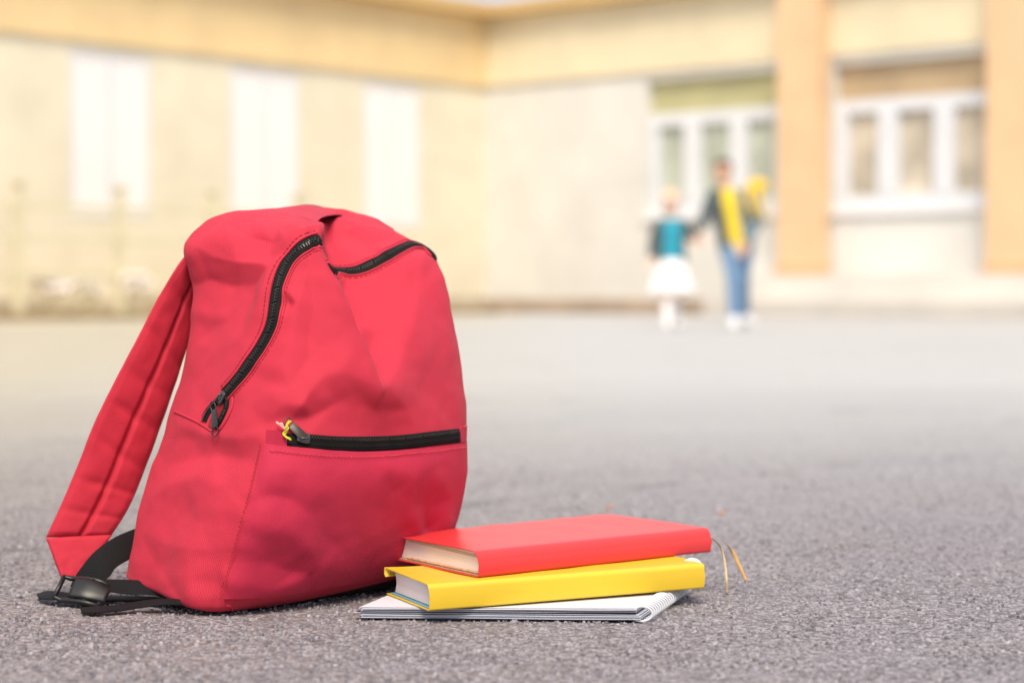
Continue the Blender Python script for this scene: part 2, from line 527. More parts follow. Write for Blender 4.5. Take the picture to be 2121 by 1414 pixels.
# ground strips along the foot of the walls
def strip(name, fn, t0, t1, o0, o1, mat, z=.004, seg=40, wob=.06):
    mb = MB()
    mb.grid([[fn(t, z, o0) for t in np.linspace(t0, t1, seg)], [fn(t, z, o1 + mnoise.noise(Vector((t * 1.7, o1, 0))) * wob) for t in np.linspace(t0, t1, seg)]])
    o = fixed(mb, name, mat, None, smooth=False)
    o['kind'] = 'structure'
    return o
M_DIRT_SHADE = simple("dirt_and_shade", (.17, .135, .10), .95, .35, 2.5, .004, 60)
M_SOIL = simple("dry_soil", (.42, .31, .14), .95, .3, 2.0, .006, 40)
strip('dirt_shade_strip', WR, .2, 15, .81, 1.25, M_DIRT_SHADE)  # shadow line at the plinth's foot, laid in as a dark strip
strip('dirt_shade_strip', WR, .2, 4.58, .06, .80, M_DIRT_SHADE, .004)
strip('soil_bed', WL, 1.3, 16, .06, 2.1, M_SOIL)
mb = MB()
for k in range(14):
    slab(mb, WL, 2.2 + k, 3.19 + k, 0, .075 + .01 * math.sin(k * 3), 2.12, 2.24)
kerb = fixed(mb, 'kerb', simple("worn_kerb", (.30, .22, .12), .9, .3, 3), None, smooth=False); kerb['kind'] = 'structure'

# railing in front of the left wing
M_RAIL = simple("olive_rail_paint", (.66, .62, .44), .6, .1, 4)
rail = thing('railing', 'pale olive metal railing with square posts in front of the left school wall', 'railing', tuple(WL(8, 0, 1.5)))
pts_t = [5.26, 6.66, 8.06, 9.46, 10.86, 12.26]
for tt_ in pts_t:
    mb = MB(); slab(mb, WL, tt_ - .045, tt_ + .045, 0, 1.5, 1.455, 1.545)
    slab(mb, WL, tt_ - .075, tt_ + .075, 1.503, 1.53, 1.425, 1.575)
    fixed(mb, 'post', M_RAIL, rail, smooth=False)
for a, b in zip(pts_t[:-1], pts_t[1:]):
    for z in (.45, .85, 1.22):
        mb = MB(); slab(mb, WL, a + .062, b - .062, z, z + .07, 1.48, 1.52)
        fixed(mb, 'rail', M_RAIL, rail, smooth=False)

# small white-flowering plants on the bed
M_LEAF = simple("plant_leaf", (.62, .60, .42), .7, .25, 9)
M_BLOOM = simple("white_petal", (.85, .80, .78), .7, .05, 9)
def shrub(px, Y, hgt, wid, nb_, label):
    base = at(px, 640, Y); base.z = 0.0
    e = thing('flowering_plant', label, 'plant', tuple(base), 'white flowering plants along the railing')
    mb, mf, ms = MB(), MB(), MB()
    for k in range(7):
        a = RNG.random() * 6.28; q = base + Vector((math.cos(a) * wid * .3, math.sin(a) * wid * .3, hgt * .75))
        ms.tube([base, (base + q) / 2 + Vector((0, 0, .03)), q], [.008, .006, .003], 5)
    for k in range(70):
        a, r_, z = RNG.random() * 6.28, math.sqrt(RNG.random()) * wid * .5, RNG.random() * hgt
        c = base + Vector((math.cos(a) * r_, math.sin(a) * r_, z + .02))
        d = Vector(RNG.normal(size=3)).normalized() * RNG.uniform(.03, .06); s_ = Vector(RNG.normal(size=3)).cross(d).normalized() * .018
        mb.add([c - d, c + s_, c + d, c - s_], [(0, 1, 2, 3)])
    for k in range(nb_):
        a, r_ = RNG.random() * 6.28, math.sqrt(RNG.random()) * wid * .5
        c = base + Vector((math.cos(a) * r_, math.sin(a) * r_, hgt * RNG.uniform(.7, 1.05)))
        mf.ellipsoid(c, (.045, .045, .035), 6, 4)
    ms.build('stem', M_LEAF, e)
    f = mb.build('leaves', M_LEAF, e, False); f['kind'] = 'stuff'
    f = mf.build('blossoms', M_BLOOM, e); f['kind'] = 'stuff'
for q in ((105, 22.6, .46, .46, 60, 'bushiest white flowering plant, beside the railing post nearest the picture edge'),
          (180, 22.9, .40, .36, 16, 'leafy plant with sparse white flowers midway between the two railing posts'),
          (275, 23.3, .48, .44, 50, 'white flowering plant just beside the railing post next to the backpack'),
          (345, 23.7, .30, .34, 6, 'lowest plant with few flowers, half hidden behind the backpack strap')):
    shrub(*q)
# ------------------------------------------------------------------ the two children walking hand in hand
M_SKIN = simple("skin", (.62, .37, .25), .55, .06, 12)
M_SKIN_P = simple("pale_skin", (.72, .50, .40), .55, .05, 12)
M_HAIR_D = simple("dark_brown_hair", (.055, .030, .018), .6, .3, 50)
M_HAIR_B = simple("blonde_hair", (.70, .52, .30), .6, .2, 50)
M_YEL = simple("yellow_cotton", (.75, .55, .03), .8, .1, 20)
M_DENIM = simple("grey_blue_denim", (.13, .19, .23), .85, .2, 30)
M_DARKJ = simple("dark_grey_cotton", (.07, .095, .10), .85, .2, 30)
M_JEANS = simple("blue_jeans", (.15, .26, .42), .85, .2, 20)
M_TEAL = simple("teal_cotton", (.02, .30, .42), .8, .1, 20)
M_WHITE = simple("white_cotton", (.85, .83, .84), .8, .03, 20)
M_SHOE = simple("white_sneaker", (.84, .83, .84), .6, .04, 20)
M_EYE = simple("eye_dark", (.02, .015, .012), .2)
M_PACK = simple("yellow_pack", (.80, .52, .03), .7, .1, 20)

def remeshed(mb, name, mat, parent, voxel=.009, smooth_n=3):
    me = mb.mesh(name)
    o = bpy.data.objects.new(name, me)
    COL.objects.link(o)
    md = o.modifiers.new("r", 'REMESH'); md.mode = 'VOXEL'; md.voxel_size = voxel
    sm = o.modifiers.new("s", 'SMOOTH'); sm.factor = .5; sm.iterations = smooth_n
    dg = bpy.context.evaluated_depsgraph_get()
    me2 = bpy.data.meshes.new_from_object(o.evaluated_get(dg))
    bpy.data.objects.remove(o)
    me2.materials.clear()
    return link(name, me2, mat, parent)

def hand(mb, wrist, tip_dir, thumb_dir, s):
    d = Vector(tip_dir).normalized()
    th = (Vector(thumb_dir) - d * Vector(thumb_dir).dot(d)).normalized()
    wrist = Vector(wrist)
    palm = wrist + d * .045 * s
    mb.capsule(wrist, palm, .020 * s, .026 * s)
    mb.capsule(palm + th * .014 * s, palm + d * .03 * s + th * .014 * s, .019 * s, .018 * s)
    mb.capsule(palm - th * .014 * s, palm + d * .028 * s - th * .014 * s, .019 * s, .017 * s)
    nrm = d.cross(th)
    for k, L in zip((.027, .009, -.009, -.026), (.066, .074, .069, .052)):
        a = palm + d * .04 * s + th * k * s
        b = a + d * L * .5 * s + nrm * .006 * s
        c = b + d * L * .4 * s + nrm * .018 * s
        mb.capsule(a, b, .0085 * s, .008 * s, 8); mb.capsule(b, c, .008 * s, .0066 * s, 8)
    a = wrist + d * .03 * s + th * .024 * s
    b = a + d * .028 * s + th * .022 * s
    mb.capsule(a, b, .011 * s, .0095 * s, 8); mb.capsule(b, b + d * .028 * s, .0095 * s, .008 * s, 8)

def head(mb, c, h, face):
    """h: head height; face: unit vector the face points along."""
    f = Vector(face).normalized(); up = Vector((0, 0, 1)); sd = f.cross(up).normalized()
    m = Matrix((sd, f, up)).transposed()
    mb.ellipsoid(c + up * h * .10, (h * .36, h * .42, h * .40), rot=m)
    mb.ellipsoid(c - up * h * .14 + f * h * .06, (h * .29, h * .32, h * .36), rot=m)
    mb.capsule(c + f * h * .40 + up * h * .04, c + f * h * .47 - up * h * .08, h * .035, h * .055, 8)
    mb.capsule(c + f * h * .335 - up * h * .24 - sd * h * .08, c + f * h * .335 - up * h * .24 + sd * h * .08, h * .045, h * .045, 8)
    mb.ellipsoid(c + f * h * .28 - up * h * .40, (h * .12, h * .10, h * .09), rot=m)
    for s in (-1, 1):
        mb.ellipsoid(c + sd * s * h * .37 - up * h * .03 - f * h * .03, (h * .05, h * .09, h * .14), rot=m)
    return m, sd, f

def torso_rows(a, b, prof, sd, arc=(0, 2 * math.pi), n=28):
    """Rings from a (hip) to b (neck base): prof = [(t, half width, half depth)]."""
    a, b = Vector(a), Vector(b)
    up = (b - a).normalized(); sd = (Vector(sd) - up * Vector(sd).dot(up)).normalized(); fw = up.cross(sd)
    rows = []
    for t, hw, hd in prof:
        c = a.lerp(b, t)
        rows.append([c + sd * hw * math.cos(q) + fw * hd * math.sin(q) for q in np.linspace(arc[0], arc[1], n, endpoint=(arc[1] - arc[0]) < 6.2)])
    return rows
def solid_torso(mb, rows):
    b0 = len(mb.v); n = len(rows[0])
    mb.grid(rows, closed_u=True)
    mb.f.append(tuple(b0 + k for k in range(n))[::-1])
    mb.f.append(tuple(b0 + (len(rows) - 1) * n + k for k in range(n)))

def shoe(mb, ankle, d, s):
    d = Vector(d).normalized()
    a = Vector(ankle)
    heel = a - d * .035 * s; heel.z = a.z - .045 * s
    toe = a + d * .125 * s; toe.z = a.z - .048 * s
    mb.capsule(heel, (heel + toe) / 2, .036 * s, .038 * s)
    mb.capsule((heel + toe) / 2, toe, .038 * s, .033 * s)
    mb.capsule(a, a - Vector((0, 0, .03 * s)), .038 * s, .042 * s)
    mb.capsule(a, (heel + toe) / 2 + Vector((0, 0, .015 * s)), .036 * s, .034 * s)

# --- the taller child
YP = 17.0
def J(px, py, dy=0.0): return at(px, py, YP + dy)
base = Vector(J(1525, 680)); base.z = 0
tall = thing('person', 'taller dark-haired child in yellow shirt, open jacket and jeans, holding a smaller hand', 'person', tuple(base))
nk, hp = J(1504, 388), J(1526, 508)
shL, shR = J(1479, 404, .0), J(1552, 404, .03)
elL, haL = J(1460, 446, -.03), J(1446, 478, -.06)
elR, haR = J(1570, 456, .02), J(1545, 505, -.14)
kn1, an1 = J(1519, 578, -.14), J(1520, 650, -.20)
kn2, an2 = J(1538, 576, .02), J(1543, 648, .22)
an1.z, an2.z = .085, .105
hipL, hipR = hp + Vector((-.065, -.01, 0)), hp + Vector((.065, .01, 0))
FACE = Vector((-.22, -1, -.06)).normalized()
hc = J(1497, 356)
mb = MB()
m_, sd_, f_ = head(mb, hc, .205, FACE)
mb.capsule(hc - Vector((0, -.015, .06)), nk - Vector((0, 0, .03)), .042, .05)
solid_torso(mb, torso_rows(hp - Vector((0, 0, .06)), nk, [(0, .115, .085), (.2, .12, .085), (.45, .11, .08), (.75, .135, .088), (.92, .12, .07), (1, .05, .05)], (1, 0, 0)))
for s_, e_, h_ in ((shL, elL, haL), (shR, elR, haR)):
    mb.capsule(s_, e_, .043, .034); mb.capsule(e_, h_, .033, .023)
for h_, k_, a_ in ((hipL, kn1, an1), (hipR, kn2, an2)):
    mb.capsule(h_, k_, .075, .05); mb.capsule(k_, a_, .048, .032)
hand(mb, haL, haL - elL + Vector((0, 0, -.02)), (1, -.2, 0), .95)
hand(mb, haR, haR - elR, (-1, -.3, 0), .95)
remeshed(mb, 'body', M_SKIN, tall, .0075, 2)
mb = MB()
mb.ellipsoid(hc + Vector((0, 0, .032)) - FACE * .022, (.084, .088, .086), rot=m_)
mb.ellipsoid(hc + Vector((0, 0, .075)) + FACE * .035, (.070, .050, .032), rot=m_)
mb.ellipsoid(hc - FACE * .045 - Vector((0, 0, .02)), (.07, .055, .075), rot=m_)
remeshed(mb, 'hair', M_HAIR_D, tall, .008, 2)
for s_ in (-1, 1):
    mb = MB(); mb.ellipsoid(hc + sd_ * s_ * .033 + FACE * .073 + Vector((0, 0, .004)), (.010, .007, .007), 10, 6, m_)
    mb.build('eye', M_EYE, tall)
mb = MB()
solid_torso(mb, torso_rows(hp - Vector((0, 0, .05)), nk, [(0, .13, .102), (.2, .132, .102), (.45, .126, .098), (.75, .148, .105), (.93, .125, .085), (.985, .058, .056)], (1, 0, 0)))
remeshed(mb, 'shirt', M_YEL, tall, .009, 3)
def jacket(name, mat, arc, s_, e_, h_, parent):
    mb = MB()
    prof = [(-.02, .150, .122), (.2, .15, .120), (.45, .145, .116), (.75, .166, .122), (.93, .14, .10), (.97, .075, .07)]
    out = torso_rows(hp - Vector((0, 0, .06)), nk, prof, (1, 0, 0), arc, 18)
    inn = torso_rows(hp - Vector((0, 0, .06)), nk, [(t, a - .022, b - .020) for t, a, b in prof], (1, 0, 0), arc, 18)
    ring = [o_ + i_[::-1] for o_, i_ in zip(out, inn)]
    solid_torso(mb, ring)
    mb.capsule(s_, e_, .062, .052); mb.capsule(e_, e_.lerp(h_, .88), .050, .040)
    return remeshed(mb, name, mat, parent, .009, 3)
# front is -Y: angle -90 deg
j = jacket('jacket_front', M_DARKJ, (R(100), R(244)), shL, elL, haL, tall); j['label'] = 'dark side of the open jacket with its sleeve'
j = jacket('jacket_front', M_DENIM, (R(-62), R(98)), shR, elR, haR, tall); j['label'] = 'grey-blue side of the open jacket with its sleeve'
mb = MB()
for h_, k_, a_ in ((hipL, kn1, an1), (hipR, kn2, an2)):
    mb.capsule(h_, k_, .088, .062); mb.capsule(k_, k_.lerp(a_, .92), .061, .046)
mb.capsule(hipL + Vector((0, 0, .02)), hipR + Vector((0, 0, .02)), .088, .088)
remeshed(mb, 'jeans', M_JEANS, tall, .009, 3)
for a_, d_ in ((an1, (-.12, -1, 0)), (an2, (.25, -1, 0))):
    mb = MB(); shoe(mb, a_, d_, 1.15)
    remeshed(mb, 'shoe', M_SHOE, tall, .008, 2)
# the yellow pack on the taller child's shoulder
pc = J(1562, 423, .10)
yp = thing('shoulder_pack', 'yellow backpack worn behind the shoulder of the taller child', 'backpack', tuple(pc))
mb = MB(); mb.box(pc, (.16, .12, .32), Matrix.Rotation(R(-12), 3, 'Y'))
mb.ellipsoid(pc + Vector((.03, 0, .16)), (.10, .07, .06)); mb.ellipsoid(pc + Vector((0, .06, -.04)), (.09, .06, .11))
remeshed(mb, 'pack_body', M_PACK, yp, .010, 8)
mb = MB(); mb.tube(catmull([pc + Vector((-.05, -.02, .15)), shR + Vector((.0, -.01, .066)), shR + Vector((-.012, -.115, -.03)), shR + Vector((.02, -.125, -.16)), pc + Vector((-.03, -.06, -.16))], 6), .022, 8, flat=.4)
mb.build('strap', M_PACK, yp)

# --- the smaller child
base = Vector(J(1390, 684)); base.z = 0
small = thing('person', 'small blonde child in teal top, dark cardigan and white flared skirt', 'person', tuple(base))
nk, hp = J(1391, 450), J(1391, 545)
shL, shR = J(1366, 464), J(1416, 464)
elL, haL = J(1354, 500, .02), J(1350, 532, -.03)
elR, haR = J(1428, 486, .0), J(1440, 489, -.085)
hipL, hipR = hp + Vector((-.05, 0, 0)), hp + Vector((.05, 0, 0))
kn1, an1 = J(1381, 604, -.07), J(1382, 655, -.12)
kn2, an2 = J(1399, 604, .02), J(1399, 652, .08)
an1.z, an2.z = .07, .08
FACE = Vector((.12, -1, -.05)).normalized()
hc = J(1390, 418)
mb = MB()
m_, sd_, f_ = head(mb, hc, .185, FACE)
mb.capsule(hc - Vector((0, -.012, .055)), nk - Vector((0, 0, .02)), .034, .04)
solid_torso(mb, torso_rows(hp - Vector((0, 0, .05)), nk, [(0, .09, .072), (.25, .092, .072), (.5, .086, .068), (.75, .10, .07), (.92, .09, .055), (1, .04, .04)], (1, 0, 0)))
for s_, e_, h_ in ((shL, elL, haL), (shR, elR, haR)):
    mb.capsule(s_, e_, .033, .027); mb.capsule(e_, h_, .026, .019)
for h_, k_, a_ in ((hipL, kn1, an1), (hipR, kn2, an2)):
    mb.capsule(h_, k_, .055, .04); mb.capsule(k_, a_, .038, .027)
hand(mb, haL, haL - elL, (1, -.3, 0), .78)
hand(mb, haR, Vector((.5, -.1, -.3)), (0, -.3, 1), .78)
remeshed(mb, 'body', M_SKIN_P, small, .0068, 2)
mb = MB()
mb.ellipsoid(hc + Vector((0, 0, .03)) - FACE * .020, (.077, .082, .080), rot=m_)
mb.ellipsoid(hc - FACE * .045 - Vector((0, 0, .05)), (.072, .045, .09), rot=m_)
remeshed(mb, 'hair', M_HAIR_B, small, .008, 2)
for s_ in (-1, 1):
    mb = MB(); mb.ellipsoid(hc + sd_ * s_ * .030 + FACE * .066 + Vector((0, 0, .004)), (.009, .006, .006), 10, 6, m_)
    mb.build('eye', M_EYE, small)
mb = MB()
solid_torso(mb, torso_rows(hp - Vector((0, 0, .02)), nk, [(0, .106, .092), (.25, .106, .09), (.5, .10, .086), (.75, .112, .088), (.92, .095, .07), (.98, .048, .046)], (1, 0, 0)))
remeshed(mb, 'top', M_TEAL, small, .008, 3)
def cardigan(arc, s_, e_, h_):
    mb = MB()
    prof = [(.02, .128, .108), (.25, .126, .105), (.5, .118, .10), (.75, .13, .104), (.92, .105, .082), (.97, .06, .055)]
    out = torso_rows(hp - Vector((0, 0, .02)), nk, prof, (1, 0, 0), arc, 18)
    inn = torso_rows(hp - Vector((0, 0, .02)), nk, [(t, a - .02, b - .018) for t, a, b in prof], (1, 0, 0), arc, 18)
    solid_torso(mb, [o_ + i_[::-1] for o_, i_ in zip(out, inn)])
    mb.capsule(s_, e_, .052, .046); mb.capsule(e_, e_.lerp(h_, .86), .044, .036)
    return remeshed(mb, 'cardigan_front', M_DARKJ, small, .008, 3)
cardigan((R(92), R(222)), shL, elL, haL)
cardigan((R(-42), R(90)), shR, elR, haR)
mb = MB()
rows_ = []
wz, hz_ = hp.z + .03, J(1391, 608).z
for i, t_ in enumerate(np.linspace(0, 1, 14)):
    r_ = .10 + (.185 - .10) * t_ ** .75
    z = wz + (hz_ - wz) * t_
    rows_.append([Vector((hp.x + (r_ + .018 * t_ * math.cos(9 * a)) * math.cos(a), hp.y + (r_ * .85 + .018 * t_ * math.cos(9 * a)) * math.sin(a), z + .012 * t_ * math.sin(5 * a))) for a in np.linspace(0, 2 * math.pi, 72, endpoint=False)])
mb.grid(rows_, closed_u=True)
o = mb.build('skirt', M_WHITE, small)
sol = o.modifiers.new("thick", 'SOLIDIFY'); sol.thickness = .006
for k_, a_ in ((kn1, an1), (kn2, an2)):
    mb = MB(); mb.capsule(a_.lerp(k_, .12), a_.lerp(k_, .55), .036, .044, 14)
    mb.build('sock', M_WHITE, small)
for a_, d_ in ((an1, (-.1, -1, 0)), (an2, (.2, -1, 0))):
    mb = MB(); shoe(mb, a_, d_, .95)
    remeshed(mb, 'shoe', M_SHOE, small, .0075, 2)
# ------------------------------------------------------------------ backpack
M_RED = fabric("red_fabric", (.60, .028, .062))
M_STRAP = fabric("strap_fabric", (.58, .024, .052), p=.0020, depth=.0004, stain=False)
M_TAPE = simple("zip_tape", (.007, .0065, .006), .8, .3, 60, .0003, 900, Specular_IOR_Level=.2)
M_TEETH = simple("zip_teeth", (.022, .020, .017), .30, .2, 60)
M_SLIDER = simple("zip_metal", (.10, .105, .10), .35, .2, 60, Metallic=.75)
M_PULL = simple("pull_paint", (.018, .016, .015), .38, .2, 60, Coat_Weight=.3)
M_LINING = simple("red_lining", (.25, .005, .012), .8, .2, 40)
M_BASE = fabric("black_base_colour", (.006, .0055, .006), stain=False)
M_STITCH = simple("stitch_thread", (.40, .012, .035), .8, .3, 90)
M_STITCH_L = simple("pale_stitch_thread", (.60, .055, .085), .8, .3, 90)

backpack = thing('backpack', 'red school backpack with black zips standing on the asphalt', 'backpack', tuple(at(560, 1240, 2.12)) )
backpack.location.z = 0.0

W_DIR = Vector((-.66, .75, 0))
def _px(*a): return at(*a)
# cage: rows from the base to the crest; columns: 0 back left, 1 left side, 2 left front corner, 3..6 front, 7 right front corner
CAGE = [
 [(281,1190,2.135),(345,1236,2.065),(432,1271,2.018),(540,1257,2.045),(640,1239,2.08),(740,1216,2.125),(840,1189,2.175),(912,1160,2.235)],
 [(277,1168,2.14),(325,1208,2.06),(432,1245,2.003),(545,1228,2.022),(650,1207,2.058),(750,1185,2.104),(850,1154,2.158),(930,1122,2.232)],
 [(283,1105,2.145),(372,1130,2.045),(480,1150,2.000),(575,1140,2.012),(670,1130,2.042),(765,1118,2.085),(862,1100,2.145),(948,1070,2.225)],
 [(300,1020,2.15),(400,1025,2.050),(522,1030,1.995),(608,1020,2.003),(700,1010,2.030),(795,1000,2.070),(892,985,2.130),(968,975,2.220)],
 [(334,925,2.155),(432,915,2.060),(545,912,2.012),(630,910,2.015),(720,908,2.040),(808,905,2.080),(896,898,2.132),(967,890,2.220)],
 [(362,835,2.16),(445,815,2.075),(556,805,2.025),(650,802,2.025),(752,800,2.045),(806,805,2.070),(885,798,2.135),(961,800,2.222)],
 [(390,735,2.165),(470,705,2.090),(574,695,2.045),(655,690,2.045),(738,692,2.062),(754,694,2.105),(862,690,2.150),(947,700,2.225)],
 [(402,625,2.165),(488,600,2.105),(582,595,2.065),(642,590,2.062),(699,592,2.076),(709,596,2.150),(828,598,2.182),(924,605,2.232)],
 [(394,560,2.165),(490,545,2.115),(606,520,2.085),(640,502,2.086),(667,506,2.092),(676,557,2.178),(800,533,2.205),(905,540,2.245)],
 [(393,508,2.17),(445,490,2.14),(560,475,2.115),(625,466,2.110),(668,478,2.106),(678,520,2.205),(790,492,2.240),(882,514,2.268)],
 [(424,474,2.18),(470,445,2.175),(540,437,2.175),(610,446,2.160),(665,463,2.124),(672,480,2.25),(760,462,2.275),(850,496,2.285)],
 [(465,447,2.20),(505,439,2.20),(545,437,2.20),(610,446,2.185),(655,466,2.150),(628,424,2.31),(725,433,2.315),(815,478,2.305)],
]
BACK_IN = [.06, .075, .085, .09, .09, .088, .085, .08, .072, .055, .035, .02]
rows = []
for i, r in enumerate(CAGE):
    P = [at(*c) for c in r]
    b = BACK_IN[i]
    c7, c0 = P[7], P[0]
    c8 = c7 + W_DIR * b + Vector((.018, .012, .002)) * (b / .09)
    c9 = c7 + W_DIR * (b * 1.9) + Vector((0, 0, .004))
    mid = (c9 + c0) / 2 + W_DIR * .012 * (b / .09)
    if i == len(CAGE) - 1:
        c8, c9, mid = at(790, 472, 2.325), at(655, 425, 2.338), at(572, 437, 2.295)
    P += [c8, c9, mid]
    for p in P: p.z = max(p.z, .003)
    rows.append([tuple(p) for p in P])
rows = np.array(rows)                              # (12, 11, 3)
# soft closing rows under the base
ctr0 = rows[0].mean(0)
base_in = rows[0] * .74 + ctr0 * .26; base_in[:, 2] = np.minimum(base_in[:, 2], .003)
base_in2 = rows[0] * .3 + ctr0 * .7; base_in2[:, 2] = .005
rows = np.concatenate([base_in2[None], base_in[None], rows], 0)
NU, NV = 42, 25
up1 = np.stack([catmull(rows[i], NU, True) for i in range(rows.shape[0])], 0)
G = np.stack([catmull(up1[:, j], NV, False) for j in range(up1.shape[1])], 1)   # (nv, nu, 3)
nv, nu = G.shape[:2]
G[..., 2] = np.maximum(G[..., 2], .002)

def grid_normals(G):
    du = np.roll(G, -1, 1) - np.roll(G, 1, 1)
    dv = np.gradient(G, axis=0)
    n = np.cross(du, dv)
    L = np.linalg.norm(n, axis=2, keepdims=True)
    return n / np.maximum(L, 1e-12)

def grid_faces(nv, nu):
    fs = []
    for i in range(nv - 1):
        for j in range(nu):
            k = (j + 1) % nu
            fs.append((i * nu + j, i * nu + k, (i + 1) * nu + k, (i + 1) * nu + j))
    return fs
FACES = grid_faces(nv, nu)

def make_bvh(G): return BVHTree.FromPolygons([tuple(p) for p in G.reshape(-1, 3)], FACES)
BVH = make_bvh(G)
EYE = Vector((0, 0, CAM_H))
def hit(px, py, off=0.0, bvh=None):
    """Where the line of sight through photo pixel (px, py) meets the bag (point, normal)."""
    d = (at(px, py, 2.1) - EYE).normalized()
    p, n, _, _ = (bvh or BVH).ray_cast(EYE, d)
    if p is None:
        p, n, _, _ = (bvh or BVH).find_nearest(at(px, py, 2.2))
    if n.dot(d) > 0: n = -n
    return p + n * off, n

from mathutils.geometry import delaunay_2d_cdt
def project(G):
    """Where the photograph shows each surface point (used to lay the folds out on the cloth)."""
    P = G.reshape(-1, 3) - np.array([0, 0, CAM_H])
    cp, sp = math.cos(PITCH), math.sin(PITCH)
    dep = P[:, 1] * cp - P[:, 2] * sp
    up = P[:, 1] * sp + P[:, 2] * cp
    return np.stack([CX + FPX * P[:, 0] / dep, CY - FPX * up / dep], 1)
# crests and troughs of the folds: polylines of (px, py, mm out of the smooth shape)
FOLDS = [
 # shelf under the left hump and the hollow beneath it
 [(380,498,1),(415,516,5),(450,535,6),(500,546,7),(552,552,6)],
 [(404,590,-3),(430,578,-5),(470,590,-6),(525,585,-5)],
 [(560,556,3),(547,600,5),(531,650,4),(505,700,2),(470,770,1)],
 [(522,606,-5),(505,650,-2)],
 [(664,470,4),(615,482,4),(590,500,4)], [(574,468,-3),(563,500,-4),(556,530,0)], [(520,490,-2)], [(470,470,3),(520,455,2)], [(545,470,2)],
 [(480,660,-1)], [(452,720,2),(430,780,1)], [(410,650,3),(400,720,2)], [(425,690,-2)], [(398,790,-1)],
 # right hump
 [(600,440,-3),(650,442,-5),(690,442,-5)], [(676,520,-2),(678,490,-3),(682,462,-2)], [(690,500,2),(692,474,4),(706,456,4)], [(722,446,-3),(712,480,-2)], [(745,470,3),(790,478,3)], [(760,502,-4),(800,492,-2)],
 [(720,525,2),(700,540,0)], [(830,485,2)], [(850,505,0)], [(790,520,1)],
 # panel between the zip and the long fold
 [(588,600,2),(618,631,4),(590,655,2)], [(601,629,-4)], [(618,631,4),(606,700,2),(585,760,2)], [(640,560,0),(650,640,0),(665,720,0)], [(640,690,-2)], [(640,740,-1)],
 # hollow right of the long fold, its lip and the overhang below
 [(712,598,-4),(740,660,-5),(765,730,-4),(782,775,0)], [(876,535,3),(866,600,5),(850,680,5),(826,750,4),(800,800,5)],
 [(740,676,-3),(775,678,-2),(805,684,0)], [(745,695,-6),(780,697,-5)], [(800,600,-1)],
 [(800,800,5),(786,807,6),(748,787,4),(704,771,4),(668,782,4),(642,812,5),(624,840,7),(592,838,3),(555,818,1),(520,835,1)],
 [(700,835,-5),(650,862,-5),(600,866,-3),(545,872,-1)], [(780,850,-4),(850,850,-2)], [(740,815,-3)],
 [(905,620,2),(912,720,1)], [(880,780,-1)], [(925,800,0)], [(530,790,-2)], [(560,790,-3)], [(600,800,0)],
 # side panel: slack under the seam
 [(372,880,2),(430,900,3),(490,908,4),(540,905,2)],
 [(328,985,-2),(345,966,-5),(376,952,-7),(411,944,-7),(462,941,-7),(508,948,-6),(534,975,-3)],
 [(318,1030,2),(352,1004,4),(411,988,5),(465,1008,3),(505,1060,2)], [(385,1062,-3),(420,1085,-3)], [(455,1085,1)],
 [(290,1100,1),(330,1120,2),(392,1138,6),(394,1200,5),(396,1262,3)], [(330,1175,-4),(352,1215,-3)], [(440,1140,1)], [(452,1170,-3),(449,1205,-8),(443,1256,-6)], [(474,1205,2)],
 # pocket
 [(512,1042,-3),(535,1030,-5),(562,1024,-7),(600,1032,-6),(642,1062,-3)], [(560,980,1),(620,975,2)],
 [(516,1082,2),(560,1088,5),(602,1098,7),(632,1128,6),(657,1166,5)], [(545,1160,-2),(575,1172,-5),(612,1182,-6),(640,1182,-2)], [(488,1240,2),(556,1216,4),(620,1196,3),(657,1166,5)],
 [(540,1125,1)], [(680,1120,-2)], [(690,1040,-1)], [(700,980,2)], [(770,960,1)], [(720,1150,1)], [(640,1230,-2)], [(760,1195,-1)],
 [(800,1060,-3),(815,1010,-2)], [(838,1035,3),(848,1065,6),(862,1105,6)], [(872,1050,-3),(880,1095,-4)], [(930,1030,3),(912,1060,6),(892,1110,6)], [(850,985,5),(880,965,4)], [(925,970,0)], [(940,1060,-1)],
 # calm seams: the zips and the pocket's edges keep their line
 [(556,895,0),(640,900,0),(770,905,0),(890,895,0),(960,885,0)], [(552,926,0),(600,931,0),(690,938,0),(770,939,0),(850,933,0),(960,917,0)],
 [(650,500,1),(610,525,1),(585,570,0),(572,630,0),(563,675,0),(540,720,0),(515,755,0),(490,790,0),(465,820,0),(440,850,0),(432,886,1)],
 [(362,852,0),(400,868,2),(432,886,1)], [(682,555,0),(720,563,0),(790,540,0),(850,510,0),(900,535,0)],
 [(669,500,1),(700,592,3),(741,692,4),(786,807,6)],
]
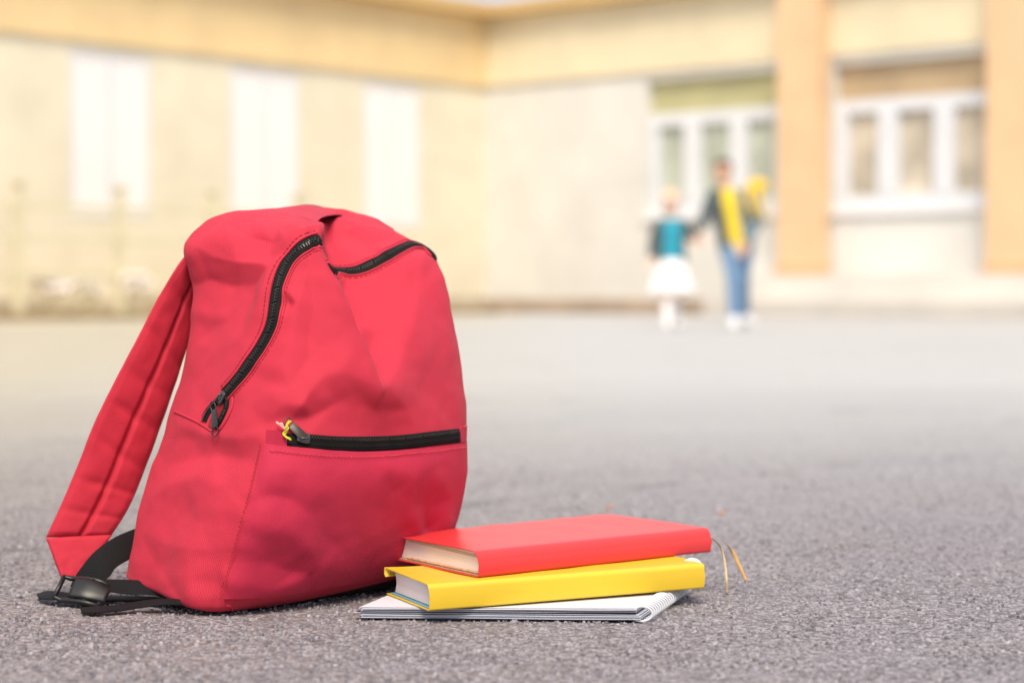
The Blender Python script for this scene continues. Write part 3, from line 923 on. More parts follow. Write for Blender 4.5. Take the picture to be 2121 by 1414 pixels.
def fold_field(G):
    N = grid_normals(G)
    vs, hs, es, idx = [], [], [], {}
    for line in FOLDS:
        prev = None
        for x, y, h in line:
            k = (x, y)
            if k not in idx: idx[k] = len(vs); vs.append(Vector((x, y))); hs.append(h)
            if prev is not None: es.append((prev, idx[k]))
            prev = idx[k]
    for x, y in [(200,380),(1060,380),(1060,1340),(200,1340),(250,800),(250,1050),(330,700),(345,560),(360,430),(480,420),(560,405),(700,400),(800,430),(900,470),(940,560),(975,700),(985,900),(985,1000),(950,1110),(880,1190),(760,1240),(600,1275),(420,1300),(300,1240),(255,1180)]:
        idx[(x, y)] = len(vs); vs.append(Vector((x, y))); hs.append(0)
    V, E, F, ov, oe, of = delaunay_2d_cdt(vs, es, [], 0, 1e-4)
    H = []
    for k, o in enumerate(ov):
        H.append(np.mean([hs[i] for i in o]) if len(o) else None)
    for k in range(len(H)):                      # points made where two creases cross
        if H[k] is None:
            d = [((V[k] - V[j]).length, H[j]) for j in range(len(H)) if H[j] is not None]
            d.sort(key=lambda t: t[0]); H[k] = (d[0][1] + d[1][1]) / 2
    V = np.array([tuple(v) for v in V]); H = np.array(H, dtype=float)
    px = project(G)
    view = np.array(EYE) - G.reshape(-1, 3)
    view /= np.linalg.norm(view, axis=1, keepdims=True)
    face = np.clip(((N.reshape(-1, 3) * view).sum(1) + .05) / .25, 0, 1)
    disp = np.zeros(len(px))
    for f in F:
        a, b, c = V[f[0]], V[f[1]], V[f[2]]
        lo, hi = np.minimum(np.minimum(a, b), c), np.maximum(np.maximum(a, b), c)
        m = np.where((px[:, 0] >= lo[0]) & (px[:, 0] <= hi[0]) & (px[:, 1] >= lo[1]) & (px[:, 1] <= hi[1]))[0]
        if len(m) == 0: continue
        T = np.array([[b[0] - a[0], c[0] - a[0]], [b[1] - a[1], c[1] - a[1]]])
        det = np.linalg.det(T)
        if abs(det) < 1e-6: continue
        uv = (px[m] - a) @ np.linalg.inv(T).T
        ok = (uv[:, 0] >= -1e-6) & (uv[:, 1] >= -1e-6) & (uv.sum(1) <= 1 + 1e-6)
        k = m[ok]; q = uv[ok]
        disp[k] = H[f[0]] * (1 - q[:, 0] - q[:, 1]) + H[f[1]] * q[:, 0] + H[f[2]] * q[:, 1]
    disp *= np.where(px[:, 1] > 915, .66, 1.0)
    D = (disp * face).reshape(G.shape[:2]) * .001 * FOLD_GAIN
    for _ in range(FOLD_SOFT):
        D = (np.roll(D, 1, 1) + 2 * D + np.roll(D, -1, 1)) / 4
        e = np.pad(D, ((1, 1), (0, 0)), mode='edge'); D = (e[:-2] + 2 * D + e[2:]) / 4
    return D, N
FOLD_GAIN, FOLD_SOFT = 1.08, 3
D, N = fold_field(G)
from mathutils import noise as mnoise
lump = np.array([mnoise.noise(Vector(p) * 26) * .0016 + mnoise.noise(Vector(p) * 60) * .0007 for p in G.reshape(-1, 3)]).reshape(nv, nu)
fade = np.clip((np.arange(nv) - NV * 2) / NV, 0, 1)[:, None]
G = G + N * ((D + lump) * fade)[..., None]
G[..., 2] = np.maximum(G[..., 2], .0025)
BVH = make_bvh(G)
# arc lengths in metres as UV
seg_u = np.linalg.norm(np.roll(G, -1, 1) - G, axis=2).mean(0)
cu = np.r_[0, np.cumsum(seg_u)[:-1]]
seg_v = np.linalg.norm(np.diff(G, axis=0), axis=2).mean(1)
cv = np.r_[0, np.cumsum(seg_v)]
mb = MB()
Gl = np.concatenate([G, G[:, :1]], 1)
NB_ = 2 * NV - 3                       # rows at the base that are coloured black
UV = [[(cu[j] if j < nu else cu[-1] + seg_u[-1], cv[i]) for j in range(nu + 1)] for i in range(nv)]
mb.grid([[Vector(p) for p in r] for r in Gl[NB_:]], uv=UV[NB_:])
# the crest: front and back edges meet along a soft line between them
top = [Vector(p) for p in G[-1]]
j7 = 7 * NU
def crest_at(f):
    k = int(f) % nu; t = f - int(f)
    return top[k].lerp(top[(k + 1) % nu], t)
mid = []
for j in range(nu):
    o_ = nu - (j / j7) * (nu - j7) if j <= j7 else (nu - j) / (nu - j7) * j7
    mid.append((top[j] + crest_at(o_)) / 2 + Vector((0, 0, .002)))
mb.grid([top + [top[0]], [t.lerp(m, .5) + Vector((0, 0, .0012)) for t, m in zip(top, mid)] + [top[0].lerp(mid[0], .5)], mid + [mid[0]]],
        uv=[[(cu[j % nu] + (cu[-1] if j == nu else 0), cv[-1] + d) for j in range(nu + 1)] for d in (0, .02, .04)])
me = mb.mesh('fabric_shell')
bm = bmesh.new(); bm.from_mesh(me)
bmesh.ops.remove_doubles(bm, verts=bm.verts, dist=.00002)
bmesh.ops.recalc_face_normals(bm, faces=bm.faces)
bm.to_mesh(me); bm.free()
bag_shell = link('fabric_shell', me, M_RED, backpack)
mb = MB()
mb.grid([[Vector(p) for p in r] for r in Gl[:NB_ + 1]], uv=UV[:NB_ + 1])
bot = [Vector(p) for p in G[0]]
c = sum(bot, Vector()) / len(bot)
mb.add(bot + [c], [((j + 1) % nu, j, nu) for j in range(nu)], [(cu[j], 0) for j in range(nu)] + [(.3, -.05)])
o = mb.build('black_base', M_BASE, backpack)
bm = bmesh.new(); bm.from_mesh(o.data); bmesh.ops.remove_doubles(bm, verts=bm.verts, dist=.00002); bmesh.ops.recalc_face_normals(bm, faces=bm.faces); bm.to_mesh(o.data); bm.free()
o['label'] = 'black underside of the backpack'
# ------------------------------------------------------------------ things sewn to the bag
def drape(p, off):
    q, n, _, _ = BVH.find_nearest(Vector(p))
    if n.dot(EYE - q) < 0 and (q - EYE).length < 2.4: n = n if n.dot(Vector(p) - q) >= 0 else -n
    return q + n * off, n

def surf_path(pix, step=.0015, per=14):
    """Photo pixels -> evenly spaced surface points with smoothed normals and cross directions."""
    c = catmull([(x, y, 0) for x, y in pix], per)
    P, Nn = [], []
    for x, y, _ in c:
        p, n = hit(x, y); P.append(tuple(p)); Nn.append(tuple(n))
    P = np.array(P); Nn = np.array(Nn)
    ker = np.array([1, 2, 3, 2, 1]) / 9
    for A in (P, Nn):
        for i in range(3):
            e = np.pad(A[:, i], 2, mode='edge'); e[:2] = 2 * A[0, i] - A[2:0:-1, i]; e[-2:] = 2 * A[-1, i] - A[-2:-4:-1, i]
            A[:, i] = np.convolve(e, ker, 'valid')
    Q = resample(np.concatenate([P, Nn], 1)[:, :3], step)
    # carry the normals along
    d = np.r_[0, np.cumsum(np.linalg.norm(np.diff(P, axis=0), axis=1))]
    t = np.linspace(0, d[-1], len(Q))
    NN = np.stack([np.interp(t, d, Nn[:, i]) for i in range(3)], 1)
    w = 9
    for i in range(3):
        e = np.pad(NN[:, i], w, mode='edge'); NN[:, i] = np.convolve(e, np.ones(2 * w + 1) / (2 * w + 1), 'valid')
    NN /= np.linalg.norm(NN, axis=1, keepdims=True)
    T = np.gradient(Q, axis=0); T /= np.linalg.norm(T, axis=1, keepdims=True)
    B = np.cross(NN, T); B /= np.linalg.norm(B, axis=1, keepdims=True)
    return Q, NN, T, B          # B points to the left of travel

def ribbon(mb, path, offs, hgt, skip=2):
    Q, NN, T, B = path
    rows = []
    for i in range(0, len(Q), skip):
        rows.append([drape(Q[i] + B[i] * o, h)[0] for o, h in zip(offs, hgt)])
    mb.grid(rows)

def stitches(mb, path, off, lift=.0004, dash=.0030, gap=.0016, r_=.00042):
    Q, NN, T, B = path
    L = np.r_[0, np.cumsum(np.linalg.norm(np.diff(Q, axis=0), axis=1))]
    s = 0
    while s + dash < L[-1]:
        pts = []
        for q in (s, s + dash * .5, s + dash):
            k = min(np.searchsorted(L, q), len(Q) - 1)
            pts.append(drape(Q[k] + B[k] * off, lift if q != s + dash * .5 else lift * 1.8)[0])
        mb.tube(pts, r_, 4)
        s += dash + gap

def teeth_mesh(mb, path, lift, pitch=.00165, a=.0016, side=(1, -1), spread=.0013):
    Q, NN, T, B = path
    step = np.linalg.norm(Q[1] - Q[0])
    n = int(len(Q) * step / pitch)
    for k in range(n):
        i = min(int(k * pitch / step), len(Q) - 1)
        sd = side[k % len(side)]
        p, nn = drape(Q[i] + B[i] * spread * sd, lift)
        t = T[i]; b = B[i]
        hx, hy, hz = a, .00052, .0006
        vs = [Vector(p) + Vector(b) * (x * hx) + Vector(t) * (y * hy * (1.0 if x * sd < 0 else .75)) + nn * (z * hz - .0004 * (1 if x * sd > 0 else 0)) for x in (-1, 1) for y in (-1, 1) for z in (-1, 1)]
        mb.add(vs, [(0, 1, 3, 2), (4, 6, 7, 5), (0, 4, 5, 1), (2, 3, 7, 6), (0, 2, 6, 4), (1, 5, 7, 3)])

def frame_at(p, axis, n):
    ax = Vector(axis).normalized(); n = (Vector(n) - ax * Vector(n).dot(ax)).normalized()
    return Matrix((n.cross(ax), ax, n)).transposed()       # x across, y along, z out

def loc_box(mb, p, m, c, s): mb.box(Vector(p) + m @ Vector(c), s, m)

def flat_ring(mb, p, m, c, r0, r1, th, seg=28, sx=1.0, sy=1.0):
    rows = []
    for z, r_ in ((-th / 2, r0), (th / 2, r0), (th / 2, r1), (-th / 2, r1), (-th / 2, r0)):
        rows.append([Vector(p) + m @ (Vector(c) + Vector((r_ * sx * math.cos(q), r_ * sy * math.sin(q), z))) for q in np.linspace(0, 2 * math.pi, seg, endpoint=False)])
    mb.grid(rows, closed_u=True, flip=True)

MAIN_L = [(437,872),(444,848),(465,817),(491,787),(517,751),(543,713),(562,672),(569,630),(577,586),(593,546),(622,514),(645,501),(663,496)]
MAIN_R = [(685,558),(704,561),(737,561),(774,545),(815,523),(844,509),(866,507),(888,519),(903,537)]
PATH_L = surf_path(MAIN_L[2:])
PATH_R = surf_path(MAIN_R)
zipm = None
mb = MB()
for P_ in (PATH_L, PATH_R):
    ribbon(mb, P_, (-.0074, -.0070, -.0035, 0, .0035, .0060, .0064), (-.0005, .0009, .0011, .0012, .0011, .0009, -.0005))
# the open end below the slider: two bare tapes parting round a dark red slot
OPEN_A = surf_path([(463,820),(446,836),(431,856),(422,876)])
OPEN_B = surf_path([(468,822),(469,842),(460,864),(447,886)])
for P_ in (OPEN_A, OPEN_B):
    ribbon(mb, P_, (-.0042, -.0038, 0, .0038, .0042), (-.0005, .0010, .0012, .0010, -.0005))
zip_tape = mb.build('main_zip', M_TAPE, backpack); zip_tape['label'] = 'black main zip over the top, open a little at its lower left end'
mb = MB()
for P_ in (PATH_L, PATH_R): teeth_mesh(mb, P_, .0021, a=.0018, spread=.0014)
teeth_mesh(mb, OPEN_A, .0021, pitch=.0019, side=(-1,), spread=.0018, a=.0017)
teeth_mesh(mb, OPEN_B, .0021, pitch=.0019, side=(1,), spread=.0022, a=.0012)
o = mb.build('teeth', M_TEETH, zip_tape, False); o['kind'] = 'stuff'
mb = MB()
rows_ = []
for f in np.linspace(0, 1, 8):
    x0 = np.interp(f, [0, .5, 1], [464, 442, 431]); x1 = np.interp(f, [0, .5, 1], [466, 458, 447]); y = 826 + f * 58
    rows_.append([hit(x0 + (x1 - x0) * g, y + g * 6 * f, .0009)[0] for g in (0, .33, .66, 1)])
mb.grid(rows_); mb.build('opening_lining', M_LINING, zip_tape)
# red fabric lips and stitch lines along the zip
mb = MB()
def lip(path, off, r_=.0011, lift=.0008):
    Q, NN, T, B = path
    mb.tube([drape(Q[i] + B[i] * off, lift)[0] for i in range(0, len(Q), 3)], r_, 8)
lip(PATH_L, .0078); lip(PATH_L, -.0090, .0010); lip(PATH_R, .0072); lip(PATH_R, -.0082)
lip(surf_path([(455,818),(436,835),(420,856),(413,880)]), .001); lip(surf_path([(482,822),(482,842),(470,870),(455,892)]), .0)
mb.build('zip_piping', M_RED, backpack)
mb = MB()
stitches(mb, PATH_L, .0120); stitches(mb, PATH_L, -.0125); stitches(mb, PATH_R, .0108); stitches(mb, PATH_R, -.0118)
PK_LEFT = [(550,920),(541,965),(530,1010),(517,1055),(505,1100),(493,1145),(480,1190),(464,1238)]
PK_TOP = [(550,928),(600,932),(690,938),(770,939),(850,933),(920,924),(962,917)]
stitches(mb, surf_path(PK_LEFT), -.004, .0032); 
o = mb.build('stitching', M_STITCH, backpack); o['kind'] = 'stuff'

def slider(px, py, px2, py2, parent):
    """Zip slider body lying on the teeth, pointing from (px,py) to (px2,py2)."""
    p, n = hit(px, py); q, _ = hit(px2, py2)
    m = frame_at(p, q - p, n)
    mb = MB()
    P = [(-.0030, -.0068), (.0030, -.0068), (.0046, -.0020), (.0056, .0045), (.0040, .0068), (-.0040, .0068), (-.0056, .0045), (-.0046, -.0020)]
    zs = [(.0020, 1.0), (.0042, 1.0), (.0048, .86)]
    rows = [[Vector(p) + m @ Vector((x * k, y * k, z)) for x, y in P] for z, k in zs]
    b0 = len(mb.v); mb.grid(rows, closed_u=True)
    mb.f.append(tuple(b0 + 16 + k for k in range(8))); mb.f.append(tuple(b0 + k for k in range(8))[::-1])
    o = mb.build('slider', M_SLIDER, parent, bevel=.0005, sharp=40)
    mb = MB()
    mb.tube(catmull([Vector(p) + m @ Vector(v) for v in ((0, -.0035, .0045), (0, -.0025, .0070), (0, .0015, .0074), (0, .0040, .0066), (0, .0046, .0044))], 5), .00095, 8)
    mb.build('slider_bridge', M_SLIDER, parent)
    return p, n, m

def pull_tab(a, ring_c, n, w0, w1, ring_r, parent, mat, top_ring=True):
    """Flat metal tab from a to the ring centre, plate then a wire-thin flat ring."""
    a, c = Vector(a), Vector(ring_c)
    m = frame_at(a, c - a, n)
    L = (c - a).length
    mb = MB()
    th = .0011
    out = [(-w0, .003), (-w0 * .9, .0), (w0 * .9, .0), (w0, .003), (w1, L - ring_r * .9), (-w1, L - ring_r * .9)]
    rows = [[a + m @ Vector((x, y, z)) for x, y in out] for z in (-th / 2, th / 2)]
    b0 = len(mb.v); mb.grid(rows, closed_u=True)
    mb.f.append(tuple(b0 + k for k in range(6))[::-1]); mb.f.append(tuple(b0 + 6 + k for k in range(6)))
    flat_ring(mb, a, m, (0, L, 0), ring_r * .80, ring_r, th * 1.1)
    if top_ring: mb.tube(catmull([a + m @ Vector(v) for v in ((-w0 * .8, .001, 0), (-w0 * .95, -.004, .0008), (-w0 * .4, -.0078, .002), (w0 * .4, -.0078, .002), (w0 * .95, -.004, .0008), (w0 * .8, .001, 0))], 5), .0007, 6)
    o = mb.build('pull_tab', mat, parent, bevel=.0003, sharp=35)
    return m

sp, sn, sm_ = slider(463, 824, 451, 843, zip_tape)
pa = hit(453, 851, .0062)[0]; pc_ = hit(451, 896, .0038)[0]
pull_tab(pa, pc_, hit(455, 870)[1], .0040, .0050, .0060, zip_tape, M_PULL)

# front pocket: a panel of its own, standing off the bag
def patch(top, left, right, bottom, nu_, nv_, off, name, mat, parent, bulge=0.0, bvh=None):
    def even(c, n):
        c = catmull([(x, y, 0) for x, y in c], 8)[:, :2]
        d = np.r_[0, np.cumsum(np.linalg.norm(np.diff(c, axis=0), axis=1))]
        t = np.linspace(0, d[-1], n)
        return np.stack([np.interp(t, d, c[:, i]) for i in (0, 1)], 1)
    Tn, Bn, Ln, Rn = even(top, nu_), even(bottom, nu_), even(left, nv_), even(right, nv_)
    rows, uvs = [], []
    for i in range(nv_):
        v = i / (nv_ - 1); row, uvr = [], []
        for j in range(nu_):
            u = j / (nu_ - 1)
            q = (1 - v) * Tn[j] + v * Bn[j] + (1 - u) * Ln[i] + u * Rn[i] - ((1 - u) * (1 - v) * Tn[0] + u * (1 - v) * Tn[-1] + (1 - u) * v * Bn[0] + u * v * Bn[-1])
            e = min(u, 1 - u) * nu_; e2 = min(v, 1 - v) * nv_
            p, n = hit(q[0], q[1], off + bulge * math.sin(math.pi * u) * math.sin(math.pi * v))
            row.append(p); uvr.append((u * .24, -v * .16))
        rows.append(row); uvs.append(uvr)
    # rim folded down to the bag
    def rim(p): 
        q, n = drape(p, -.0012); return q
    R2 = [[rim(p) for p in [rows[0][0]] + rows[0] + [rows[0][-1]]]]
    for r_ in rows: R2.append([rim(r_[0])] + r_ + [rim(r_[-1])])
    R2.append([rim(p) for p in [rows[-1][0]] + rows[-1] + [rows[-1][-1]]])
    U2 = [[uvs[0][0]] + uvs[0] + [uvs[0][-1]]] + [[r_[0]] + r_ + [r_[-1]] for r_ in uvs] + [[uvs[-1][0]] + uvs[-1] + [uvs[-1][-1]]]
    mb = MB(); mb.grid(R2, uv=U2, flip=True)
    return mb.build(name, mat, parent, sharp=60)
M_POCKET = fabric("pocket_fabric", (.565, .022, .068), p=.0025)
PK_BOT = [(464,1238),(560,1232),(660,1216),(760,1198),(850,1172),(922,1125)]
PK_RIGHT = [(962,917),(963,950),(961,990),(951,1045),(938,1090),(922,1125)]
pocket = patch(PK_TOP, PK_LEFT, PK_RIGHT, PK_BOT, 110, 80, .0030, 'front_pocket', M_POCKET, backpack, .002)
BVH_BODY = BVH
tab = patch([(553,891),(594,893)], [(553,891),(551,926)], [(594,893),(594,929)], [(551,926),(594,929)], 12, 10, .0026, 'pocket_tab', M_POCKET, backpack)
tab2 = patch([(952,884),(965,879)], [(952,884),(952,916)], [(965,879),(964,914)], [(952,916),(964,914)], 6, 10, .0016, 'pocket_tab', M_POCKET, backpack)
PZ = surf_path([(592,911),(640,913),(700,917),(770,917),(830,914),(890,907),(952,900)])
mb = MB(); ribbon(mb, PZ, (-.0088, -.0084, -.004, 0, .0020, .0066, .0070), (-.0005, .0010, .0012, .0015, .0015, .0010, -.0005))
pz = mb.build('pocket_zip', M_TAPE, backpack); pz['label'] = 'black closed zip along the top of the front pocket'
mb = MB(); teeth_mesh(mb, surf_path([(640,906),(700,910),(770,911),(830,908),(890,901),(950,893)]), .0022, a=.0011, spread=.0009, pitch=.0016)
o = mb.build('teeth', M_TEETH, pz, False); o['kind'] = 'stuff'
mb = MB()
for off in (-.0040, -.0062): lip_path = PZ; mb.tube([drape(PZ[0][i] + PZ[3][i] * off, .0014)[0] for i in range(0, len(PZ[0]), 4)], .0005, 5)
mb.build('tape_ridge', M_TAPE, pz)
mb = MB()
stitches(mb, surf_path([(560,936),(600,940),(690,946),(770,947),(850,941),(920,932),(958,925)]), 0, .0036)
o = mb.build('pale_stitching', M_STITCH_L, backpack); o['kind'] = 'stuff'
slider(627, 908, 646, 909, pz)
pull_tab(hit(630, 908, .0058)[0], hit(596, 876, .0048)[0], hit(615, 890)[1], .0048, .0040, .0050, pz, simple("brown_black_pull", (.030, .016, .013), .35, .2, 60), False)
# knotted threads in the pull's hole
def strand(px_list, r_, mat, name, lift0=.006):
    mb = MB(); pts = [hit(x, y, lift0 + .0012 * ((i * 7) % 3))[0] for i, (x, y) in enumerate(px_list)]
    mb.tube(catmull(pts, 5), r_, 6); return mb.build(name, mat, pz)
M_THY = simple("yellow_green_thread", (.55, .55, .03), .8, .2, 200)
M_THP = simple("pink_thread", (.80, .35, .34), .8, .1, 200)
strand([(602,872),(597,880),(592,888),(594,896),(589,903),(600,910)], .0009, M_THY, 'yellow_thread')
strand([(598,874),(593,884),(596,892),(587,899),(592,907),(601,913)], .0008, M_THY, 'yellow_thread', .0066)
strand([(575,877),(580,882),(585,882),(588,888),(592,890)], .0013, M_THP, 'pink_thread')
strand([(578,881),(584,886),(590,893)], .0009, M_THP, 'pink_thread', .0068)

# seams: side panel edge, back panel welt, hem along the base
def seam(pix, name, r_=.0011, lift=.0004):
    p_ = surf_path(pix, .003); mb = MB()
    mb.tube([drape(q, lift)[0] for q in p_[0]], r_, 8); o = mb.build(name, M_RED, backpack); return o
seam([(362,852),(385,862),(410,874),(432,888),(440,893)], 'side_seam', .0012, .0006)
seam([(470,1253),(480,1256),(482,1270)], 'hem_seam', .0009)
# a hanging loose thread end by the pocket's right end
mb = MB(); q = hit(960, 884)[0]
mb.tube(catmull([q, q + Vector((.006, -.002, .002)), q + Vector((.0085, -.002, -.004)), q + Vector((.008, -.002, -.011))], 5), .0003, 5)
mb.build('loose_thread', M_THP, backpack)

# ------------------------------------------------------------------ shoulder strap, webbing, buckle
SL = [(452,500,2.235),(418,512,2.205),(383,530,2.172),(330,612,2.165),(290,690,2.160),(240,785,2.155),(197,872,2.150),(160,965,2.145),(125,1048,2.140),(95,1112,2.135)]
SR = [(470,560,2.265),(445,580,2.235),(410,602,2.205),(398,680,2.200),(373,765,2.195),(341,860,2.190),(308,950,2.185),(283,1015,2.178),(258,1066,2.168),(228,1112,2.158)]
Lc = catmull([at(*q) for q in SL], 12); Rc = catmull([at(*q) for q in SR], 12)
nst = len(Lc)
ring_n = 120
CR = [(.30, .35), (.43, .5), (.52, .4), (.60, .55), (.70, .35), (.80, .45), (.90, .3)]
rows_, uvs_ = [], []
vlen = np.r_[0, np.cumsum(np.linalg.norm(np.diff((Lc + Rc) / 2, axis=0), axis=1))]
for i in range(nst):
    l, r_ = Vector(Lc[i]), Vector(Rc[i]); c = (l + r_) / 2; x = (r_ - l); hw = x.length / 2; x.normalize()
    t = Vector((Lc + Rc)[min(i + 1, nst - 1)] - (Lc + Rc)[max(i - 1, 0)]).normalized()
    n = t.cross(x).normalized()
    if n.y > 0: n = -n
    f = i / (nst - 1)
    row, uvr = [], []
    for k in range(ring_n):
        hk = ring_n // 2
        sx = 1 if k < hk else -1
        s_ = 1 - 2 * k / hk if k < hk else -1 + 2 * (k - hk) / hk
        th = .0066 * (max(0, 1 - abs(s_) ** 3.2)) ** .55 + .0004
        pad = 1 - .80 * math.exp(-((s_ - .04) / .085) ** 2)
        pad *= 1 - .18 * math.exp(-((abs(s_) - .92) / .06) ** 2)
        wr = sum(a * math.exp(-((f - g - .018 * s_ * math.sin(31 * g)) / .011) ** 2) * (.35 + .65 * (abs(s_) if (int(g * 100) % 2) else 1 - .5 * abs(s_))) for g, a in CR)
        taper = min(1, (1 - f) / .03 + .35)
        z = th * pad * (1 - .70 * min(wr, 1)) * taper * (1 if sx >= 0 else .6)
        z += .0010 * mnoise.noise(Vector((s_ * 2.2, f * 24, 1.7)))
        row.append(c + x * hw * s_ + n * z * (1 if sx >= 0 else -1))
        uvr.append((k / ring_n * .13, vlen[i]))
    row.append(row[0].copy()); uvr.append((.13, vlen[i]))
    rows_.append(row); uvs_.append(uvr)
mb = MB(); mb.grid(rows_, uv=uvs_)
b0 = (nst - 1) * (ring_n + 1)
mb.f.append(tuple(b0 + k for k in range(ring_n)))
mb.f.append(tuple(k for k in range(ring_n))[::-1])
strap = mb.build('shoulder_strap', M_STRAP, backpack)
bm = bmesh.new(); bm.from_mesh(strap.data); bmesh.ops.remove_doubles(bm, verts=bm.verts, dist=.00001); bmesh.ops.recalc_face_normals(bm, faces=bm.faces); bm.to_mesh(strap.data); bm.free()
# end tab of the strap, folded to a point at the buckle
mb = MB(); rows_, uvs_ = [], []
A0, A1 = at(96,1115,2.1345), at(232,1108,2.157)
B0, B1 = at(131,1198,2.122), at(166,1196,2.126)
nrm = Vector((-.1, -.93, .2)).normalized()
for i in range(16):
    f = i / 15
    l, r_ = A0.lerp(B0, f), A1.lerp(B1, f ** .8)
    row = []
    for k in range(17):
        s_ = k / 16
        row.append(l.lerp(r_, s_) + nrm * (.0030 * math.sin(math.pi * s_) * (1 - f) + .0016 * math.exp(-((s_ - .08) / .05) ** 2) + .0012 * mnoise.noise(Vector((s_ * 4, f * 5, 9)))))
    rows_.append(row); uvs_.append([(k / 16 * .06, -f * .05) for k in range(17)])
mb.grid(rows_, uv=uvs_)
o = mb.build('strap_end_tab', M_STRAP, strap)
o.modifiers.new("thick", 'SOLIDIFY').thickness = .0022

def webbing_mat():
    t = NT("black_webbing")
    uv = t.tc('UV')
    sep = t.new("ShaderNodeSeparateXYZ"); t.l.new(uv, sep.inputs[0])
    a = t.math('SINE', t.math('MULTIPLY', t.math('ADD', sep.outputs[0], t.math('MULTIPLY', sep.outputs[1], .5)), 2 * math.pi / .0034))
    b = t.math('SINE', t.math('MULTIPLY', sep.outputs[1], 2 * math.pi / .0026))
    h = t.math('ADD', t.math('MULTIPLY', t.math('MULTIPLY', a, b), .5), .5)
    c = t.mix(h, (.002, .002, .0025), (.009, .009, .011))
    return t.done(c, .7, t.bump(h, .9, .0009), Specular_IOR_Level=.25)
M_WEB = webbing_mat()
def web(name, mids, widths, th=.0016, per=10):
    """mids: (point a, point b) across the band at each station."""
    a = catmull([q[0] for q in mids], per); b = catmull([q[1] for q in mids], per)
    rows, uvs = [], []
    cen = (a + b) / 2
    vl = np.r_[0, np.cumsum(np.linalg.norm(np.diff(cen, axis=0), axis=1))]
    for i in range(len(a)):
        p, q = Vector(a[i]), Vector(b[i]); x = (q - p); w = x.length
        t = Vector(cen[min(i + 1, len(a) - 1)] - cen[max(i - 1, 0)]).normalized()
        n = t.cross(x.normalized()).normalized() if x.length > 1e-6 else Vector((0, 0, 1))
        row, uvr = [], []
        for k in range(9): row.append(p.lerp(q, k / 8) + n * th / 2 * (1 if 0 < k < 8 else .3)); uvr.append((k / 8 * w, vl[i]))
        for k in range(8, -1, -1): row.append(p.lerp(q, k / 8) - n * th / 2 * (1 if 0 < k < 8 else .3)); uvr.append((k / 8 * w, vl[i]))
        row.append(row[0].copy()); uvr.append(uvr[0])
        rows.append(row); uvs.append(uvr)
    mb = MB(); mb.grid(rows, uv=uvs)
    m_ = len(rows[0])
    mb.f.append(tuple(range(m_ - 1))[::-1]); mb.f.append(tuple((len(rows) - 1) * m_ + k for k in range(m_ - 1)))
    o = mb.build(name, M_WEB, backpack, sharp=50)
    return o
web('webbing_strap', [(at(302,1083,2.160), at(304,1150,2.150)), (at(287,1091,2.146), at(289,1149,2.136)), (at(236,1113,2.125), at(244,1172,2.108)), (at(195,1143,2.112), at(228,1192,2.096)), (at(166,1178,2.108), at(212,1206,2.090)), (at(152,1200,2.108), at(205,1216,2.086)), (at(146,1214,2.112), at(200,1226,2.088))], 0)
web('webbing_strap', [(at(160,1203,2.098), at(166,1216,2.080)), (at(190,1195,2.094), at(200,1214,2.074)), (at(220,1199,2.092), at(232,1226,2.074)), (at(262,1200,2.09), at(266,1230,2.072)), (at(305,1204,2.088), at(312,1231,2.070)), (at(350,1222,2.085), at(352,1240,2.066)), (at(385,1236,2.082), at(388,1248,2.062))], 0)
def gpt(px, py, z):
    p = on_ground(px, py); k = (CAM_H - z) / CAM_H
    return Vector((p.x * k, p.y * k, z))
web('webbing_tail', [(gpt(76,1231,.004), gpt(80,1240,.004)), (gpt(95,1224,.009), gpt(98,1241,.006)), (gpt(125,1225,.010), gpt(130,1243,.006)), (gpt(170,1232,.006), gpt(176,1246,.004)), (gpt(240,1234,.004), gpt(246,1244,.003)), (gpt(310,1236,.006), gpt(316,1246,.005)), (gpt(350,1240,.01), gpt(356,1250,.009))], 0, .003)
web('webbing_tail', [(gpt(166,1259,.004), gpt(170,1268,.004)), (gpt(200,1256,.006), gpt(204,1268,.004)), (gpt(245,1252,.007), gpt(250,1264,.004)), (gpt(290,1245,.009), gpt(296,1257,.006)), (gpt(335,1240,.012), gpt(341,1252,.009)), (gpt(372,1241,.014), gpt(378,1252,.011))], 0, .003)
# ladder-lock buckle: curved side plates, bars and tongue
M_BUCK = simple("black_plastic", (.007, .0075, .008), .4, .15, 30)
bo = at(172, 1226, 2.078)
bx = (at(222, 1232, 2.083) - at(124, 1216, 2.094)).normalized()
bz = Vector((-.25, -.62, .74)); bz = (bz - bx * bz.dot(bx)).normalized(); by = bz.cross(bx)
def bl(x, y, z): return bo + bx * x + by * y + bz * z
buckle = None
mb = MB()
for s_ in (-1, 1):
    pts = [bl(-.027, s_ * .0135, .0035), bl(-.018, s_ * .0145, .0008), bl(-.007, s_ * .0150, .0032), bl(.008, s_ * .0150, .0042), bl(.019, s_ * .0145, .0018), bl(.0255, s_ * .0125, -.003)]
    mb.tube(catmull(pts, 5), list(np.interp(np.linspace(0, 1, 26), [0, .15, .4, .7, 1], [.0022, .0036, .0033, .0036, .0020])), 10, flat=.8)
for x, z, w in ((-.0262, .0036, .0026), (-.006, .0024, .0030), (.008, .0046, .0030), (.022, -.0004, .0034)):
    mb.tube([bl(x, -.0140, z), bl(x, 0, z - .0006), bl(x, .0140, z)], w, 10)
buckle = mb.build('buckle', M_BUCK, backpack)
mb = MB()
rows_ = []
for f in np.linspace(0, 1, 12):
    w = .0118 * (1 - .35 * max(0, f - .55) / .45); x = -.010 + .038 * f; z = .0062 - .012 * max(0, f - .35) ** 1.5 + .001 * math.sin(3 * f)
    rows_.append([bl(x, y * w, z - .0022 * abs(y) ** 3) for y in np.linspace(-1, 1, 11)])
mb.grid(rows_)
